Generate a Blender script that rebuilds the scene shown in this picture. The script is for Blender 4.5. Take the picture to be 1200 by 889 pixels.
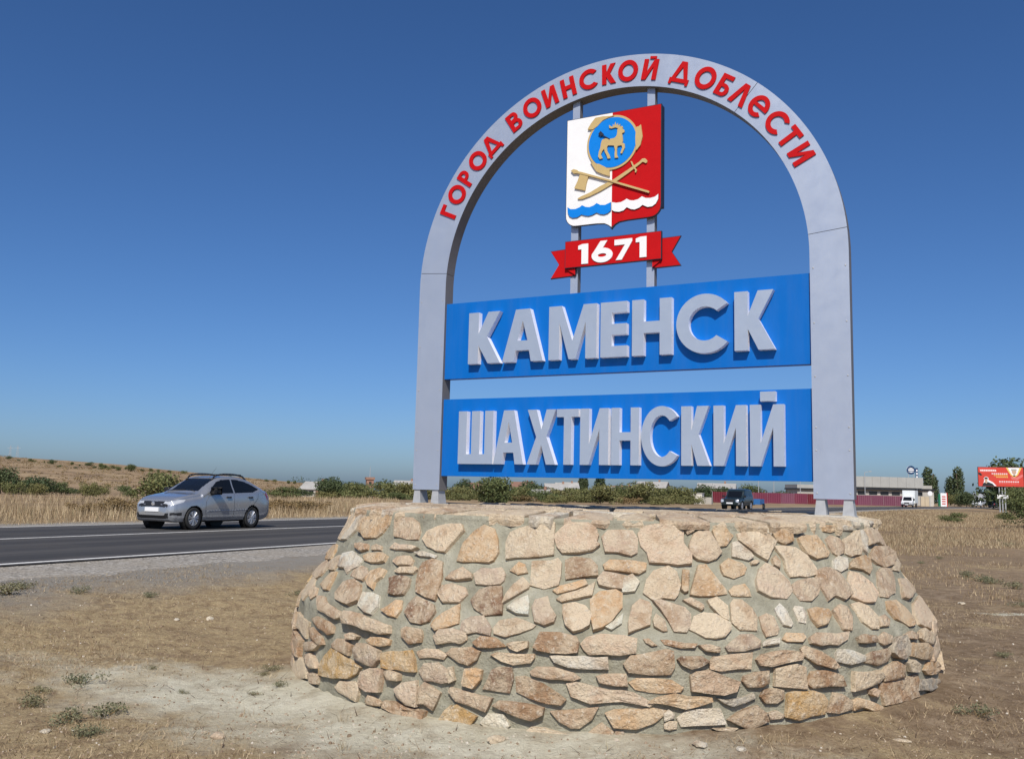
import bpy, bmesh, math, random
import numpy as np
from mathutils import Vector, Matrix, noise
from mathutils.geometry import tessellate_polygon

for o in list(bpy.data.objects):
    bpy.data.objects.remove(o)
scene = bpy.context.scene
COL = scene.collection
R = math.radians
EYE = 1.58

# ---------------------------------------------------------------- camera
cam_d = bpy.data.cameras.new('camera')
cam_d.sensor_width = 36.0
cam_d.lens = 1067.5 / 1200 * 36.0
cam_d.clip_start = 0.1
cam_d.clip_end = 20000
cam = bpy.data.objects.new('camera', cam_d)
COL.objects.link(cam)
cam.matrix_world = (Matrix.Translation((0, 0, EYE)) @ Matrix.Rotation(R(90 + 7.005), 4, 'X')
                    @ Matrix.Rotation(R(1.349), 4, 'Z'))
scene.camera = cam

# ---------------------------------------------------------------- sky and sun
SUN = Vector((-0.083, -1.085, 1.12)).normalized()
world = bpy.data.worlds.new('World')
scene.world = world
world.use_nodes = True
wn = world.node_tree
wn.nodes.clear()
sky = wn.nodes.new('ShaderNodeTexSky')
sky.sky_type = 'NISHITA'
sky.sun_disc = False
sky.sun_elevation = math.asin(SUN.z)
sky.sun_rotation = math.atan2(SUN.x, SUN.y)
sky.altitude = 150
sky.air_density = 0.75
sky.dust_density = 1.45
sky.ozone_density = 7.5
bg = wn.nodes.new('ShaderNodeBackground')
bg.inputs['Strength'].default_value = 0.11
wo = wn.nodes.new('ShaderNodeOutputWorld')
hsv = wn.nodes.new('ShaderNodeHueSaturation')
hsv.inputs['Saturation'].default_value = 1.12
hsv.inputs['Hue'].default_value = 0.503
wn.links.new(sky.outputs[0], hsv.inputs['Color'])
wn.links.new(hsv.outputs[0], bg.inputs[0])
wn.links.new(bg.outputs[0], wo.inputs[0])

sun_d = bpy.data.lights.new('sun', 'SUN')
sun_d.energy = 4.7
sun_d.angle = R(0.53)
sun_d.color = (1.0, 0.94, 0.84)
sun = bpy.data.objects.new('sun', sun_d)
COL.objects.link(sun)
sun.rotation_euler = (-SUN).to_track_quat('-Z', 'Y').to_euler()

scene.render.engine = 'CYCLES'
vs = scene.view_settings
vs.view_transform = 'Standard'
vs.look = 'None'
vs.exposure = 0.0
vs.gamma = 1.0
vs.use_curve_mapping = False

# ---------------------------------------------------------------- helpers
def tag(o, label=None, cat=None, group=None, kind=None):
    if label: o['label'] = label
    if cat: o['category'] = cat
    if group: o['group'] = group
    if kind: o['kind'] = kind
    return o

def empty(name, loc, rz=0.0, label=None, cat=None, group=None):
    o = bpy.data.objects.new(name, None)
    o.empty_display_size = 0.2
    COL.objects.link(o)
    o.location = loc
    o.rotation_euler = (0, 0, rz)
    return tag(o, label, cat, group)

def mesh_data(name, V, F, mats, mi=None, smooth=False):
    me = bpy.data.meshes.new(name)
    me.from_pydata([tuple(v) for v in V], [], [tuple(f) for f in F])
    if not isinstance(mats, (list, tuple)): mats = [mats]
    for m in mats: me.materials.append(m)
    if mi is not None: me.polygons.foreach_set('material_index', np.asarray(mi, dtype=np.int32))
    if smooth: me.polygons.foreach_set('use_smooth', np.ones(len(me.polygons), dtype=bool))
    me.update()
    return me

def put(name, me, parent=None, loc=None, rot=None, scale=None):
    o = bpy.data.objects.new(name, me)
    COL.objects.link(o)
    if parent: o.parent = parent
    if loc is not None: o.location = loc
    if rot is not None: o.rotation_euler = rot
    if scale is not None: o.scale = scale
    return o

def mk(name, V, F, mats, parent=None, mi=None, smooth=False, loc=None, rot=None):
    return put(name, mesh_data(name, V, F, mats, mi, smooth), parent, loc, rot)

def copy_tree(o, parent=None):
    c = o.copy()
    COL.objects.link(c)
    c.parent = parent
    for ch in list(o.children): copy_tree(ch, c)
    return c

class MB:
    """collects boxes, tubes, prisms and lathes; build() links them as one mesh"""
    def __init__(s): s.V = []; s.F = []; s.I = []
    def add(s, V, F, m=0):
        n = len(s.V); s.V += [tuple(v) for v in V]
        s.F += [tuple(i + n for i in f) for f in F]; s.I += [m] * len(F)
        return s
    def box(s, a, b, m=0, bev=0.0):
        (x0, y0, z0), (x1, y1, z1) = a, b
        if bev <= 0:
            V = [(x0,y0,z0),(x1,y0,z0),(x1,y1,z0),(x0,y1,z0),(x0,y0,z1),(x1,y0,z1),(x1,y1,z1),(x0,y1,z1)]
            F = [(0,3,2,1),(4,5,6,7),(0,1,5,4),(1,2,6,5),(2,3,7,6),(3,0,4,7)]
            return s.add(V, F, m)
        bm = bmesh.new()
        bmesh.ops.create_cube(bm, size=1)
        for v in bm.verts:
            v.co = Vector(((x0+x1)/2 + v.co.x*(x1-x0), (y0+y1)/2 + v.co.y*(y1-y0), (z0+z1)/2 + v.co.z*(z1-z0)))
        bmesh.ops.bevel(bm, geom=bm.edges[:], offset=bev, segments=2, affect='EDGES', profile=0.6)
        bm.verts.index_update()
        V = [v.co[:] for v in bm.verts]; F = [[v.index for v in f.verts] for f in bm.faces]
        bm.free()
        return s.add(V, F, m)
    def tube(s, p, q, r0, r1=None, n=8, m=0, caps=True):
        r1 = r0 if r1 is None else r1
        p = Vector(p); q = Vector(q); d = (q - p).normalized()
        a = d.orthogonal().normalized(); b = d.cross(a)
        V = []
        for c, r in ((p, r0), (q, r1)):
            for k in range(n):
                t = 2*math.pi*k/n
                V.append(c + a*math.cos(t)*r + b*math.sin(t)*r)
        F = [(k, (k+1) % n, n+(k+1) % n, n+k) for k in range(n)]
        if caps: F += [tuple(range(n-1, -1, -1)), tuple(range(n, 2*n))]
        return s.add(V, F, m)
    def path(s, pts, r, n=6, m=0):
        for a, b in zip(pts[:-1], pts[1:]): s.tube(a, b, r, r, n, m)
        return s
    def lathe(s, prof, axis='Y', n=24, c=(0,0,0), m=0):
        V = []; k = len(prof)
        for i in range(n):
            t = 2*math.pi*i/n
            for r, h in prof:
                if axis == 'Y': V.append((c[0]+r*math.cos(t), c[1]+h, c[2]+r*math.sin(t)))
                else: V.append((c[0]+r*math.cos(t), c[1]+r*math.sin(t), c[2]+h))
        F = []
        for i in range(n):
            j = (i+1) % n
            for a in range(k-1):
                F.append((i*k+a, i*k+a+1, j*k+a+1, j*k+a))
        return s.add(V, F, m)
    def build(s, name, mats, parent=None, smooth=False, loc=None, rot=None):
        return mk(name, s.V, s.F, mats, parent, s.I, smooth, loc, rot)
    def data(s, name, mats, smooth=False):
        return mesh_data(name, s.V, s.F, mats, s.I, smooth)

# ---------------------------------------------------------------- materials
def newmat(name):
    m = bpy.data.materials.new(name); m.use_nodes = True
    nt = m.node_tree
    return m, nt, nt.nodes['Principled BSDF']

def nd(nt, t, **kw):
    n = nt.nodes.new(t)
    for k, v in kw.items(): setattr(n, k, v)
    return n

def noise_tex(nt, co, scale, detail=4, rough=0.6, w=None):
    n = nd(nt, 'ShaderNodeTexNoise')
    n.inputs['Scale'].default_value = scale
    n.inputs['Detail'].default_value = detail
    n.inputs['Roughness'].default_value = rough
    nt.links.new(co, n.inputs['Vector'])
    return n.outputs['Fac']

def ramp(nt, fac, stops):
    r = nd(nt, 'ShaderNodeValToRGB')
    el = r.color_ramp.elements
    while len(el) < len(stops): el.new(0.5)
    for e, (p, c) in zip(el, stops):
        e.position = p
        e.color = (c, c, c, 1) if isinstance(c, (int, float)) else (*c, 1)
    nt.links.new(fac, r.inputs['Fac'])
    return r.outputs['Color']

def mixc(nt, fac, a, b, mode='MIX'):
    m = nd(nt, 'ShaderNodeMix', data_type='RGBA', blend_type=mode)
    for sock, v in ((m.inputs['Factor'], fac), (m.inputs['A'], a), (m.inputs['B'], b)):
        pass
    def setp(sock, v):
        if isinstance(v, (int, float)): sock.default_value = v
        elif isinstance(v, tuple): sock.default_value = (*v, 1)
        else: nt.links.new(v, sock)
    setp(m.inputs[0], fac); setp(m.inputs[6], a); setp(m.inputs[7], b)
    return m.outputs[2]

def mth(nt, op, a, b=None):
    m = nd(nt, 'ShaderNodeMath', operation=op)
    for i, v in enumerate((a, b)):
        if v is None: continue
        if isinstance(v, (int, float)): m.inputs[i].default_value = v
        else: nt.links.new(v, m.inputs[i])
    return m.outputs[0]

def bump(nt, h, strength, dist, bsdf):
    b = nd(nt, 'ShaderNodeBump')
    b.inputs['Strength'].default_value = strength
    b.inputs['Distance'].default_value = dist
    nt.links.new(h, b.inputs['Height'])
    nt.links.new(b.outputs[0], bsdf.inputs['Normal'])

def objco(nt): return nd(nt, 'ShaderNodeTexCoord').outputs['Object']
def geopos(nt): return nd(nt, 'ShaderNodeNewGeometry').outputs['Position']
def objrand(nt): return nd(nt, 'ShaderNodeObjectInfo').outputs['Random']

def paint(name, col, rough=0.5, metal=0.0, var=0.08, scale=6.0, coat=0.0, spec=0.5, dirt=None, streak=0.0):
    """painted / plastic / metal sheet with faint mottling and wear"""
    m, nt, b = newmat(name)
    co = geopos(nt)
    n1 = noise_tex(nt, co, scale, 5)
    f = ramp(nt, n1, [(0.3, 1.0 - var), (0.7, 1.0 + var * 0.4)])
    c = mixc(nt, 1.0, tuple(col), f, 'MULTIPLY')
    if streak:
        mp = nd(nt, 'ShaderNodeMapping'); mp.inputs['Scale'].default_value = (9, 9, 0.7); nt.links.new(co, mp.inputs[0])
        c = mixc(nt, ramp(nt, noise_tex(nt, mp.outputs[0], 1.0, 6, 0.7), [(0.45, 0.0), (0.8, streak)]), c, (0.30, 0.27, 0.22))
        c = mixc(nt, ramp(nt, noise_tex(nt, co, 0.9, 3), [(0.3, 0.0), (0.7, 0.12)]), c, mixc(nt, 1.0, c, (0.8, 0.82, 0.85), 'MULTIPLY'))
    if dirt:
        n2 = noise_tex(nt, co, scale * 0.35, 6, 0.7)
        d = ramp(nt, n2, [(0.5, 0.0), (0.78, dirt)])
        c = mixc(nt, d, c, (0.28, 0.23, 0.17))
    nt.links.new(c, b.inputs['Base Color'])
    r = ramp(nt, noise_tex(nt, co, scale * 3, 3), [(0.2, max(0.02, rough - 0.08)), (0.8, min(1, rough + 0.08))])
    nt.links.new(r, b.inputs['Roughness'])
    b.inputs['Metallic'].default_value = metal
    b.inputs['Coat Weight'].default_value = coat
    b.inputs['Specular IOR Level'].default_value = spec
    return m

def emis(name, col, e):
    m, nt, b = newmat(name)
    b.inputs['Base Color'].default_value = (*col, 1)
    b.inputs['Emission Color'].default_value = (*col, 1)
    b.inputs['Emission Strength'].default_value = e
    return m

M = {}
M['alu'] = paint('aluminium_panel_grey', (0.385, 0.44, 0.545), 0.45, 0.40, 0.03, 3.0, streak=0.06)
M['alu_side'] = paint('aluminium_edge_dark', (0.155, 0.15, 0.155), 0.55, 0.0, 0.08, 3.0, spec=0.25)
M['letter_face'] = paint('letter_face_grey', (0.375, 0.44, 0.545), 0.45, 0.35, 0.03, 5.0)
M['letter_side'] = paint('letter_side_white', (0.90, 0.90, 0.92), 0.30, 0.0, 0.03, 8.0)
M['blue'] = paint('blue_panel', (0.001, 0.125, 0.47), 0.42, 0.0, 0.05, 2.0, spec=0.2, streak=0.05)
M['blue_disc'] = paint('crest_blue', (0.003, 0.20, 0.68), 0.4, 0.0, 0.05, 8.0, spec=0.25)
M['red'] = paint('red_film', (0.47, 0.006, 0.008), 0.5, 0.0, 0.06, 8.0, spec=0.1)
M['white'] = paint('white_film', (0.80, 0.80, 0.80), 0.4, 0.0, 0.03, 8.0)
M['gold'] = paint('crest_gold', (0.52, 0.38, 0.16), 0.45, 0.0, 0.06, 12.0)
M['navy'] = paint('dark_board_edge', (0.012, 0.014, 0.03), 0.5)
M['steel'] = paint('galvanised_steel', (0.42, 0.43, 0.44), 0.45, 0.2, 0.12, 20.0)
M['black'] = paint('black_plastic', (0.015, 0.015, 0.016), 0.45)
M['rubber'] = paint('tyre_rubber', (0.02, 0.02, 0.02), 0.8)
M['silver'] = paint('silver_car_paint', (0.40, 0.415, 0.435), 0.24, 0.6, 0.01, 1.0, coat=1.0)
M['rim'] = paint('alloy_rim', (0.55, 0.56, 0.58), 0.3, 0.7)
M['glass'] = paint('tinted_car_glass', (0.006, 0.007, 0.008), 0.03, 0.0, 0.02, 2.0)
M['lamp'] = paint('headlamp_glass', (0.62, 0.64, 0.66), 0.12, 0.3, coat=1.0)
M['tail'] = paint('tail_lamp_red', (0.25, 0.012, 0.012), 0.2, coat=0.6)
M['carwhite'] = paint('white_van_paint', (0.72, 0.73, 0.74), 0.35, coat=0.3)
M['carblack'] = paint('dark_green_car_paint', (0.012, 0.022, 0.024), 0.3, coat=0.5)
M['cardark'] = paint('dark_blue_car_paint', (0.02, 0.028, 0.05), 0.3, coat=0.5)
M['trailer'] = paint('blue_trailer_paint', (0.03, 0.14, 0.36), 0.45)
M['chrome'] = paint('chrome', (0.7, 0.7, 0.72), 0.2, 0.8)

def stone_mat():
    m, nt, b = newmat('limestone')
    at = nd(nt, 'ShaderNodeObjectInfo')
    co = geopos(nt)
    base = at.outputs['Color']
    n1 = noise_tex(nt, co, 9.0, 6, 0.65)
    n2 = noise_tex(nt, co, 34.0, 5, 0.7)
    n3 = noise_tex(nt, co, 4.0, 4, 0.6)
    c = mixc(nt, ramp(nt, n1, [(0.40, 0.0), (0.56, 0.95)]), base, mixc(nt, 0.6, base, (0.76, 0.64, 0.46)))
    c = mixc(nt, ramp(nt, n3, [(0.53, 0.0), (0.66, 0.60)]), c, mixc(nt, 0.6, mixc(nt, 0.5, base, (0.30, 0.16, 0.08)), (0.38, 0.20, 0.085)))
    c = mixc(nt, ramp(nt, n2, [(0.54, 0.0), (0.68, 0.75)]), c, (0.80, 0.71, 0.57))
    c = mixc(nt, ramp(nt, noise_tex(nt, co, 90, 3), [(0.60, 0.0), (0.75, 0.5)]), c, (0.22, 0.13, 0.075))
    nt.links.new(c, b.inputs['Base Color'])
    b.inputs['Roughness'].default_value = 0.9
    b.inputs['Specular IOR Level'].default_value = 0.2
    h = mth(nt, 'ADD', mth(nt, 'MULTIPLY', n2, 0.6), noise_tex(nt, co, 14.0, 6, 0.75))
    bump(nt, h, 1.0, 0.05, b)
    return m
M['stone'] = stone_mat()

def mortar_mat():
    m, nt, b = newmat('mortar')
    co = geopos(nt)
    n1 = noise_tex(nt, co, 5.0, 6, 0.65)
    n2 = noise_tex(nt, co, 60.0, 4, 0.7)
    c = ramp(nt, n1, [(0.3, (0.235, 0.222, 0.168)), (0.5, (0.32, 0.307, 0.237)), (0.75, (0.44, 0.422, 0.338))])
    c = mixc(nt, ramp(nt, n2, [(0.55, 0.0), (0.8, 0.5)]), c, (0.27, 0.24, 0.185))
    nt.links.new(c, b.inputs['Base Color'])
    b.inputs['Roughness'].default_value = 0.95
    b.inputs['Specular IOR Level'].default_value = 0.15
    bump(nt, mth(nt, 'ADD', n1, mth(nt, 'MULTIPLY', n2, 0.35)), 0.9, 0.05, b)
    return m
M['mortar'] = mortar_mat()

# ---------------------------------------------------------------- place geometry
DS, DC = 0.4478, 0.8942                    # road direction (DS, DC); q = distance to its left
def sm(x, a, b):
    t = np.clip((np.asarray(x, float) - a) / (b - a), 0, 1)
    return t * t * (3 - 2 * t)
def bend(s):
    s = np.asarray(s, float)
    k = np.clip(s - 60, 0, 230)
    return -0.00052 * k * k - 0.239 * np.clip(s - 290, 0, None)
def road_rise(s): return 0.0 * sm(s, 35, 80)
def sq(x, y):
    s = DS * x + DC * y
    q = -DC * x + DS * y
    return s, q - bend(s)
def road_pt(s, q, dz=0.0):
    """world point at distance s along the road and q to the left of the camera"""
    qq = q + float(bend(s))
    x = DS * s - DC * qq; y = DC * s + DS * qq
    return Vector((x, y, 0.40 + float(road_rise(s)) + dz))
PX, PY = 0.95, 8.95                        # centre of the stone pedestal
def terrain(x, y):
    x = np.asarray(x, float); y = np.asarray(y, float)
    s, q = sq(x, y)
    r = np.hypot(x - PX, y - PY)
    z = 0.027 * (x - 0.2) * np.exp(-(r / 7.0) ** 2)
    z = z + (0.385 + road_rise(s)) * sm(q, 4.5, 11.0)
    z = z + 0.12 * sm(y, 18, 60) * (1 - sm(q, 4.5, 11.0))
    z = z - 0.30 * sm(q, 24, 46) * sm(-x, -60, 0) - 0.35 * sm(q, 55, 120) * sm(-x, 0, 50)
    hill = sm(y, 110, 430) * (1 - sm(y, 560, 950)) * np.clip((-58 - x) * 0.0625, 0, 15)
    hill = hill * (1 + 0.10 * np.sin(x * 0.021 + 1) * np.sin(y * 0.013)) + sm(y, 110, 400) * sm(-x, 60, 200) * 0.5 * np.sin(x * .06) * np.sin(y * .04 + 1)
    z = z + hill
    z = z + 3.2 * sm(y, 900, 2600) * sm(-x, -400, 200)
    return z
def tz(x, y): return float(terrain(x, y))

def micro(x, y):
    """clods and ruts of the trampled ground near the camera, and the spill heaped against the pedestal"""
    if not (-9 < x < 11 and 3.8 < y < 20): return 0.0
    e = min(1.0, (x+9)/1.5, (11-x)/1.5, (20-y)/4.0)
    h = 0.030*noise.noise((x*1.1, y*1.1, 0)) + 0.016*noise.noise((x*4.3, y*4.3, 3)) + 0.012*noise.noise((x*11, y*11, 7))
    q = -DC*x + DS*y
    h *= max(0.0, e) * (1 - float(sm(q, 9.5, 11.3)))
    r = math.hypot(x-PX, y-PY)
    if 2.5 < r < 3.45: h += 0.11*(3.45-r)*(1 + .35*float(sm(x, 0.2, 2.5)))
    return h
def gz(x, y): return tz(x, y) + micro(x, y)
def gzv(x, y): return terrain(x, y) + np.array([micro(a, b) for a, b in zip(x, y)])

# ================================================================ ground
def ground_mat():
    m, nt, b = newmat('dry_steppe_ground')
    co = geopos(nt)
    nA = noise_tex(nt, co, 0.55, 6, 0.62)
    nB = noise_tex(nt, co, 3.2, 6, 0.7)
    nC = noise_tex(nt, co, 26.0, 5, 0.75)
    nD = noise_tex(nt, co, 0.02, 5, 0.6)
    nE = noise_tex(nt, co, 110.0, 3, 0.7)
    dirt = ramp(nt, nB, [(0.30, (0.19, 0.135, 0.085)), (0.5, (0.30, 0.222, 0.145)), (0.72, (0.43, 0.335, 0.23))])
    straw = ramp(nt, nC, [(0.3, (0.28, 0.205, 0.112)), (0.55, (0.46, 0.355, 0.205)), (0.8, (0.62, 0.51, 0.325))])
    dirt = mixc(nt, ramp(nt, noise_tex(nt, co, 8.0, 6, 0.75), [(0.44, 0.0), (0.62, 0.75)]), dirt, (0.165, 0.11, 0.066))
    straw = mixc(nt, ramp(nt, noise_tex(nt, co, 6.0, 6, 0.75), [(0.47, 0.0), (0.62, 0.85)]), straw, (0.235, 0.165, 0.098))
    pt = mth(nt, 'ADD', mth(nt, 'MULTIPLY', nA, 0.75), mth(nt, 'MULTIPLY', nB, 0.25))
    sx = nd(nt, 'ShaderNodeSeparateXYZ'); nt.links.new(co, sx.inputs[0])
    # straw grows denser left of the pedestal and away from it
    wx = mth(nt, 'MULTIPLY', sx.outputs[0], -0.035)
    cw = nd(nt, 'ShaderNodeClamp'); nt.links.new(wx, cw.inputs[0]); cw.inputs[1].default_value = -0.09; cw.inputs[2].default_value = 0.12
    pt2 = mth(nt, 'ADD', pt, cw.outputs[0])
    c = mixc(nt, ramp(nt, pt2, [(0.44, 0.0), (0.54, 0.95)]), dirt, straw)
    # far fields: tan dry grass with olive and reddish bands
    far = ramp(nt, nD, [(0.30, (0.29, 0.205, 0.125)), (0.46, (0.37, 0.275, 0.165)), (0.58, (0.31, 0.215, 0.13)), (0.72, (0.31, 0.265, 0.145))])
    far = mixc(nt, ramp(nt, noise_tex(nt, co, 0.09, 8, 0.78), [(0.46, 0.0), (0.56, 0.9)]), far, (0.17, 0.12, 0.075))
    far = mixc(nt, ramp(nt, mth(nt, 'MULTIPLY', sx.outputs[1], 0.001), [(0.60, 0.0), (0.80, 0.9)]), far, (0.10, 0.115, 0.07))
    fy = ramp(nt, mth(nt, 'MULTIPLY', sx.outputs[1], 0.01), [(0.16, 0.0), (0.45, 1.0)])
    c = mixc(nt, fy, c, far)
    # spilt cement and sand beside the left foot of the pedestal
    def ell(cx, cy, rx, ry, rot, lo, hi):
        mp = nd(nt, 'ShaderNodeMapping', vector_type='TEXTURE')
        mp.inputs['Location'].default_value = (cx, cy, 0)
        mp.inputs['Rotation'].default_value = (0, 0, rot)
        mp.inputs['Scale'].default_value = (rx, ry, 40)
        nt.links.new(co, mp.inputs[0])
        ln = nd(nt, 'ShaderNodeVectorMath', operation='LENGTH'); nt.links.new(mp.outputs[0], ln.inputs[0])
        v = mth(nt, 'ADD', ln.outputs['Value'], mth(nt, 'MULTIPLY', mth(nt, 'SUBTRACT', noise_tex(nt, co, 2.3, 6, 0.68), 0.5), 1.5))
        return ramp(nt, v, [(lo, 1.0), (hi, 0.0)])
    sand = ramp(nt, nB, [(0.3, (0.52, 0.48, 0.36)), (0.55, (0.64, 0.605, 0.475)), (0.8, (0.72, 0.69, 0.565))])
    # gravel shoulder
    dp = nd(nt, 'ShaderNodeVectorMath', operation='DOT_PRODUCT'); nt.links.new(co, dp.inputs[0]); dp.inputs[1].default_value = (-DC, DS, 0)
    qv = mth(nt, 'ADD', dp.outputs['Value'], mth(nt, 'MULTIPLY', mth(nt, 'SUBTRACT', noise_tex(nt, co, 0.9, 5, 0.65), 0.5), 2.6))
    gm = mth(nt, 'MULTIPLY', ramp(nt, mth(nt, 'MULTIPLY', qv, 0.02), [(0.172, 0.0), (0.196, 1.0)]), ramp(nt, mth(nt, 'MULTIPLY', qv, 0.02), [(0.46, 1.0), (0.475, 0.0)]))
    ny = ramp(nt, mth(nt, 'MULTIPLY', sx.outputs[1], 0.01), [(0.5, 1.0), (0.9, 0.0)])
    grav = ramp(nt, nE, [(0.25, (0.17, 0.155, 0.132)), (0.5, (0.28, 0.26, 0.225)), (0.75, (0.42, 0.395, 0.35))])
    c = mixc(nt, mth(nt, 'MULTIPLY', gm, ny), c, grav)
    c = mixc(nt, ramp(nt, nE, [(0.56, 0.0), (0.72, 0.55)]), c, mixc(nt, 1.0, c, (0.55, 0.5, 0.46), 'MULTIPLY'))
    c = mixc(nt, ell(-1.7, 7.15, 2.8, 1.0, -0.30, 0.35, 1.2), c, sand)
    c = mixc(nt, ell(-0.3, 5.95, 2.4, 0.6, -0.15, 0.3, 1.25), c, sand)
    c = mixc(nt, mth(nt, 'MULTIPLY', ramp(nt, noise_tex(nt, co, 5, 6, 0.75), [(0.5, 0.0), (0.62, 0.55)]), 0.7), c, (0.26, 0.19, 0.12))
    c = mixc(nt, ell(8.4, 13.0, 2.0, 0.5, 0.2, 0.7, 1.0), c, sand)
    c = mixc(nt, ramp(nt, nE, [(0.6, 0.0), (0.75, 0.3)]), c, mixc(nt, 1.0, c, (0.55, 0.5, 0.46), 'MULTIPLY'))
    c = mixc(nt, ramp(nt, noise_tex(nt, co, 60, 2), [(0.66, 0.0), (0.75, 0.4)]), c, (0.52, 0.46, 0.38))
    nt.links.new(c, b.inputs['Base Color'])
    b.inputs['Roughness'].default_value = 0.97
    b.inputs['Specular IOR Level'].default_value = 0.1
    h = mth(nt, 'ADD', mth(nt, 'MULTIPLY', nC, 1.0), mth(nt, 'MULTIPLY', nE, 0.45))
    bump(nt, h, 0.9, 0.035, b)
    return m
M['ground'] = ground_mat()

def axis(lo, hi, a, b, n, n0, n1):
    """fine nodes in [a, b], spacing growing outwards to lo and hi"""
    mid = np.linspace(a, b, n)
    step = mid[1] - mid[0]
    def grow(span, k):
        g = 1.01
        for _ in range(200):
            tot = step * (g ** k - 1) / (g - 1)
            if tot > span: break
            g *= 1.004
        d = step * np.cumsum(g ** np.arange(k)); return d * (span / d[-1])
    L = a - grow(a - lo, n0)[::-1]; H = b + grow(hi - b, n1)
    return np.concatenate([L, mid, H])
gx = axis(-5000, 5000, -6.5, 8.0, 200, 75, 75)
gy = axis(-80, 9000, 4.6, 14.0, 160, 16, 120)
GX, GY = np.meshgrid(gx, gy)
GZ = terrain(GX, GY)
near = (GX > -9) & (GX < 11) & (GY > 3.8) & (GY < 20)
idx = np.argwhere(near)
for i, j in idx:
    GZ[i, j] += micro(GX[i, j], GY[i, j])
ny_, nx_ = GX.shape
V = np.stack([GX.ravel(), GY.ravel(), GZ.ravel()], 1)
I0 = (np.arange(ny_ - 1)[:, None] * nx_ + np.arange(nx_ - 1)[None]).ravel()
F = np.stack([I0, I0 + 1, I0 + nx_ + 1, I0 + nx_], 1)
g = mk('ground', V.tolist(), F.tolist(), M['ground'], smooth=True)
tag(g, 'dry brown earth with sparse straw around the stone pedestal', None, kind='structure')

# ---------------------------------------------------------------- road
def asphalt_mat():
    m, nt, b = newmat('asphalt')
    co = geopos(nt)
    mp = nd(nt, 'ShaderNodeMapping'); mp.inputs['Rotation'].default_value = (0, 0, math.atan2(DS, DC)); nt.links.new(co, mp.inputs[0])
    st = nd(nt, 'ShaderNodeMapping'); st.inputs['Scale'].default_value = (1.0, 0.03, 1); nt.links.new(mp.outputs[0], st.inputs[0])
    n1 = noise_tex(nt, st.outputs[0], 1.3, 4, 0.6)
    n2 = noise_tex(nt, co, 70, 3, 0.7)
    n3 = noise_tex(nt, co, 0.5, 5, 0.65)
    c = ramp(nt, n1, [(0.3, (0.036, 0.036, 0.038)), (0.52, (0.060, 0.058, 0.058)), (0.75, (0.092, 0.086, 0.082))])
    c = mixc(nt, ramp(nt, n2, [(0.5, 0.0), (0.8, 0.5)]), c, (0.12, 0.115, 0.11))
    c = mixc(nt, ramp(nt, n3, [(0.5, 0.0), (0.75, 0.35)]), c, (0.10, 0.09, 0.08))
    nt.links.new(c, b.inputs['Base Color']); b.inputs['Roughness'].default_value = 0.9; b.inputs['Specular IOR Level'].default_value = 0.18
    bump(nt, n2, 0.5, 0.01, b)
    return m
M['asphalt'] = asphalt_mat()
def line_mat():
    m, nt, b = newmat('worn_road_paint')
    co = geopos(nt)
    c = mixc(nt, ramp(nt, noise_tex(nt, co, 14, 5, 0.7), [(0.52, 0.0), (0.7, 0.75)]), (0.66, 0.65, 0.62), (0.20, 0.19, 0.185))
    nt.links.new(c, b.inputs['Base Color']); b.inputs['Roughness'].default_value = 0.8
    return m
M['line'] = line_mat()
def gravel_mat():
    m, nt, b = newmat('gravel_shoulder')
    co = geopos(nt)
    v = nd(nt, 'ShaderNodeTexVoronoi'); v.inputs['Scale'].default_value = 26; nt.links.new(co, v.inputs['Vector'])
    n2 = noise_tex(nt, co, 1.2, 5, 0.65)
    c = ramp(nt, v.outputs['Color'], [(0.1, (0.15, 0.138, 0.12)), (0.5, (0.275, 0.255, 0.225)), (0.9, (0.44, 0.415, 0.375))])
    c = mixc(nt, ramp(nt, n2, [(0.42, 0.0), (0.65, 0.7)]), c, (0.30, 0.265, 0.215))
    nt.links.new(c, b.inputs['Base Color']); b.inputs['Roughness'].default_value = 0.95; b.inputs['Specular IOR Level'].default_value = 0.15
    bump(nt, v.outputs['Distance'], 0.8, 0.02, b)
    return m
M['gravel'] = gravel_mat()

SS = np.concatenate([np.linspace(-60, 60, 61), np.linspace(65, 520, 80)])
def strip(name, q0, q1, z0, z1, mat, label, parent=None, ss=SS, wob=0.0):
    V = []; F = []
    nq = 4 if q1 - q0 > 1 else 1
    rr = random.Random(5)
    for i, s in enumerate(ss):
        for k in range(nq + 1):
            t = k / nq
            q = q0 + (q1 - q0) * t
            if wob and k == (0 if wob > 0 else nq): q += rr.uniform(-1, 1) * abs(wob)
            p = road_pt(s, q); p.z += z0 + (z1 - z0) * t - 0.0
            if nq > 1 and k in (0, nq): pass
            V.append(p)
    w = nq + 1
    for i in range(len(ss) - 1):
        for k in range(nq):
            a = i * w + k
            F.append((a, a + w, a + w + 1, a + 1))
    F = [f[::-1] for f in F]
    o = mk(name, V, F, mat, parent)
    if parent is None: tag(o, label, None, kind='structure')
    return o
QN, QC, QF = 12.15, 17.3, 21.5
fine = np.concatenate([np.arange(-30, 60, 0.35), np.linspace(60, 520, 90)])
road = strip('road', QN - 0.20, QF + 0.25, 0.0, 0.0, M['asphalt'], 'dark asphalt two-lane road passing behind the sign')
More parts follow.
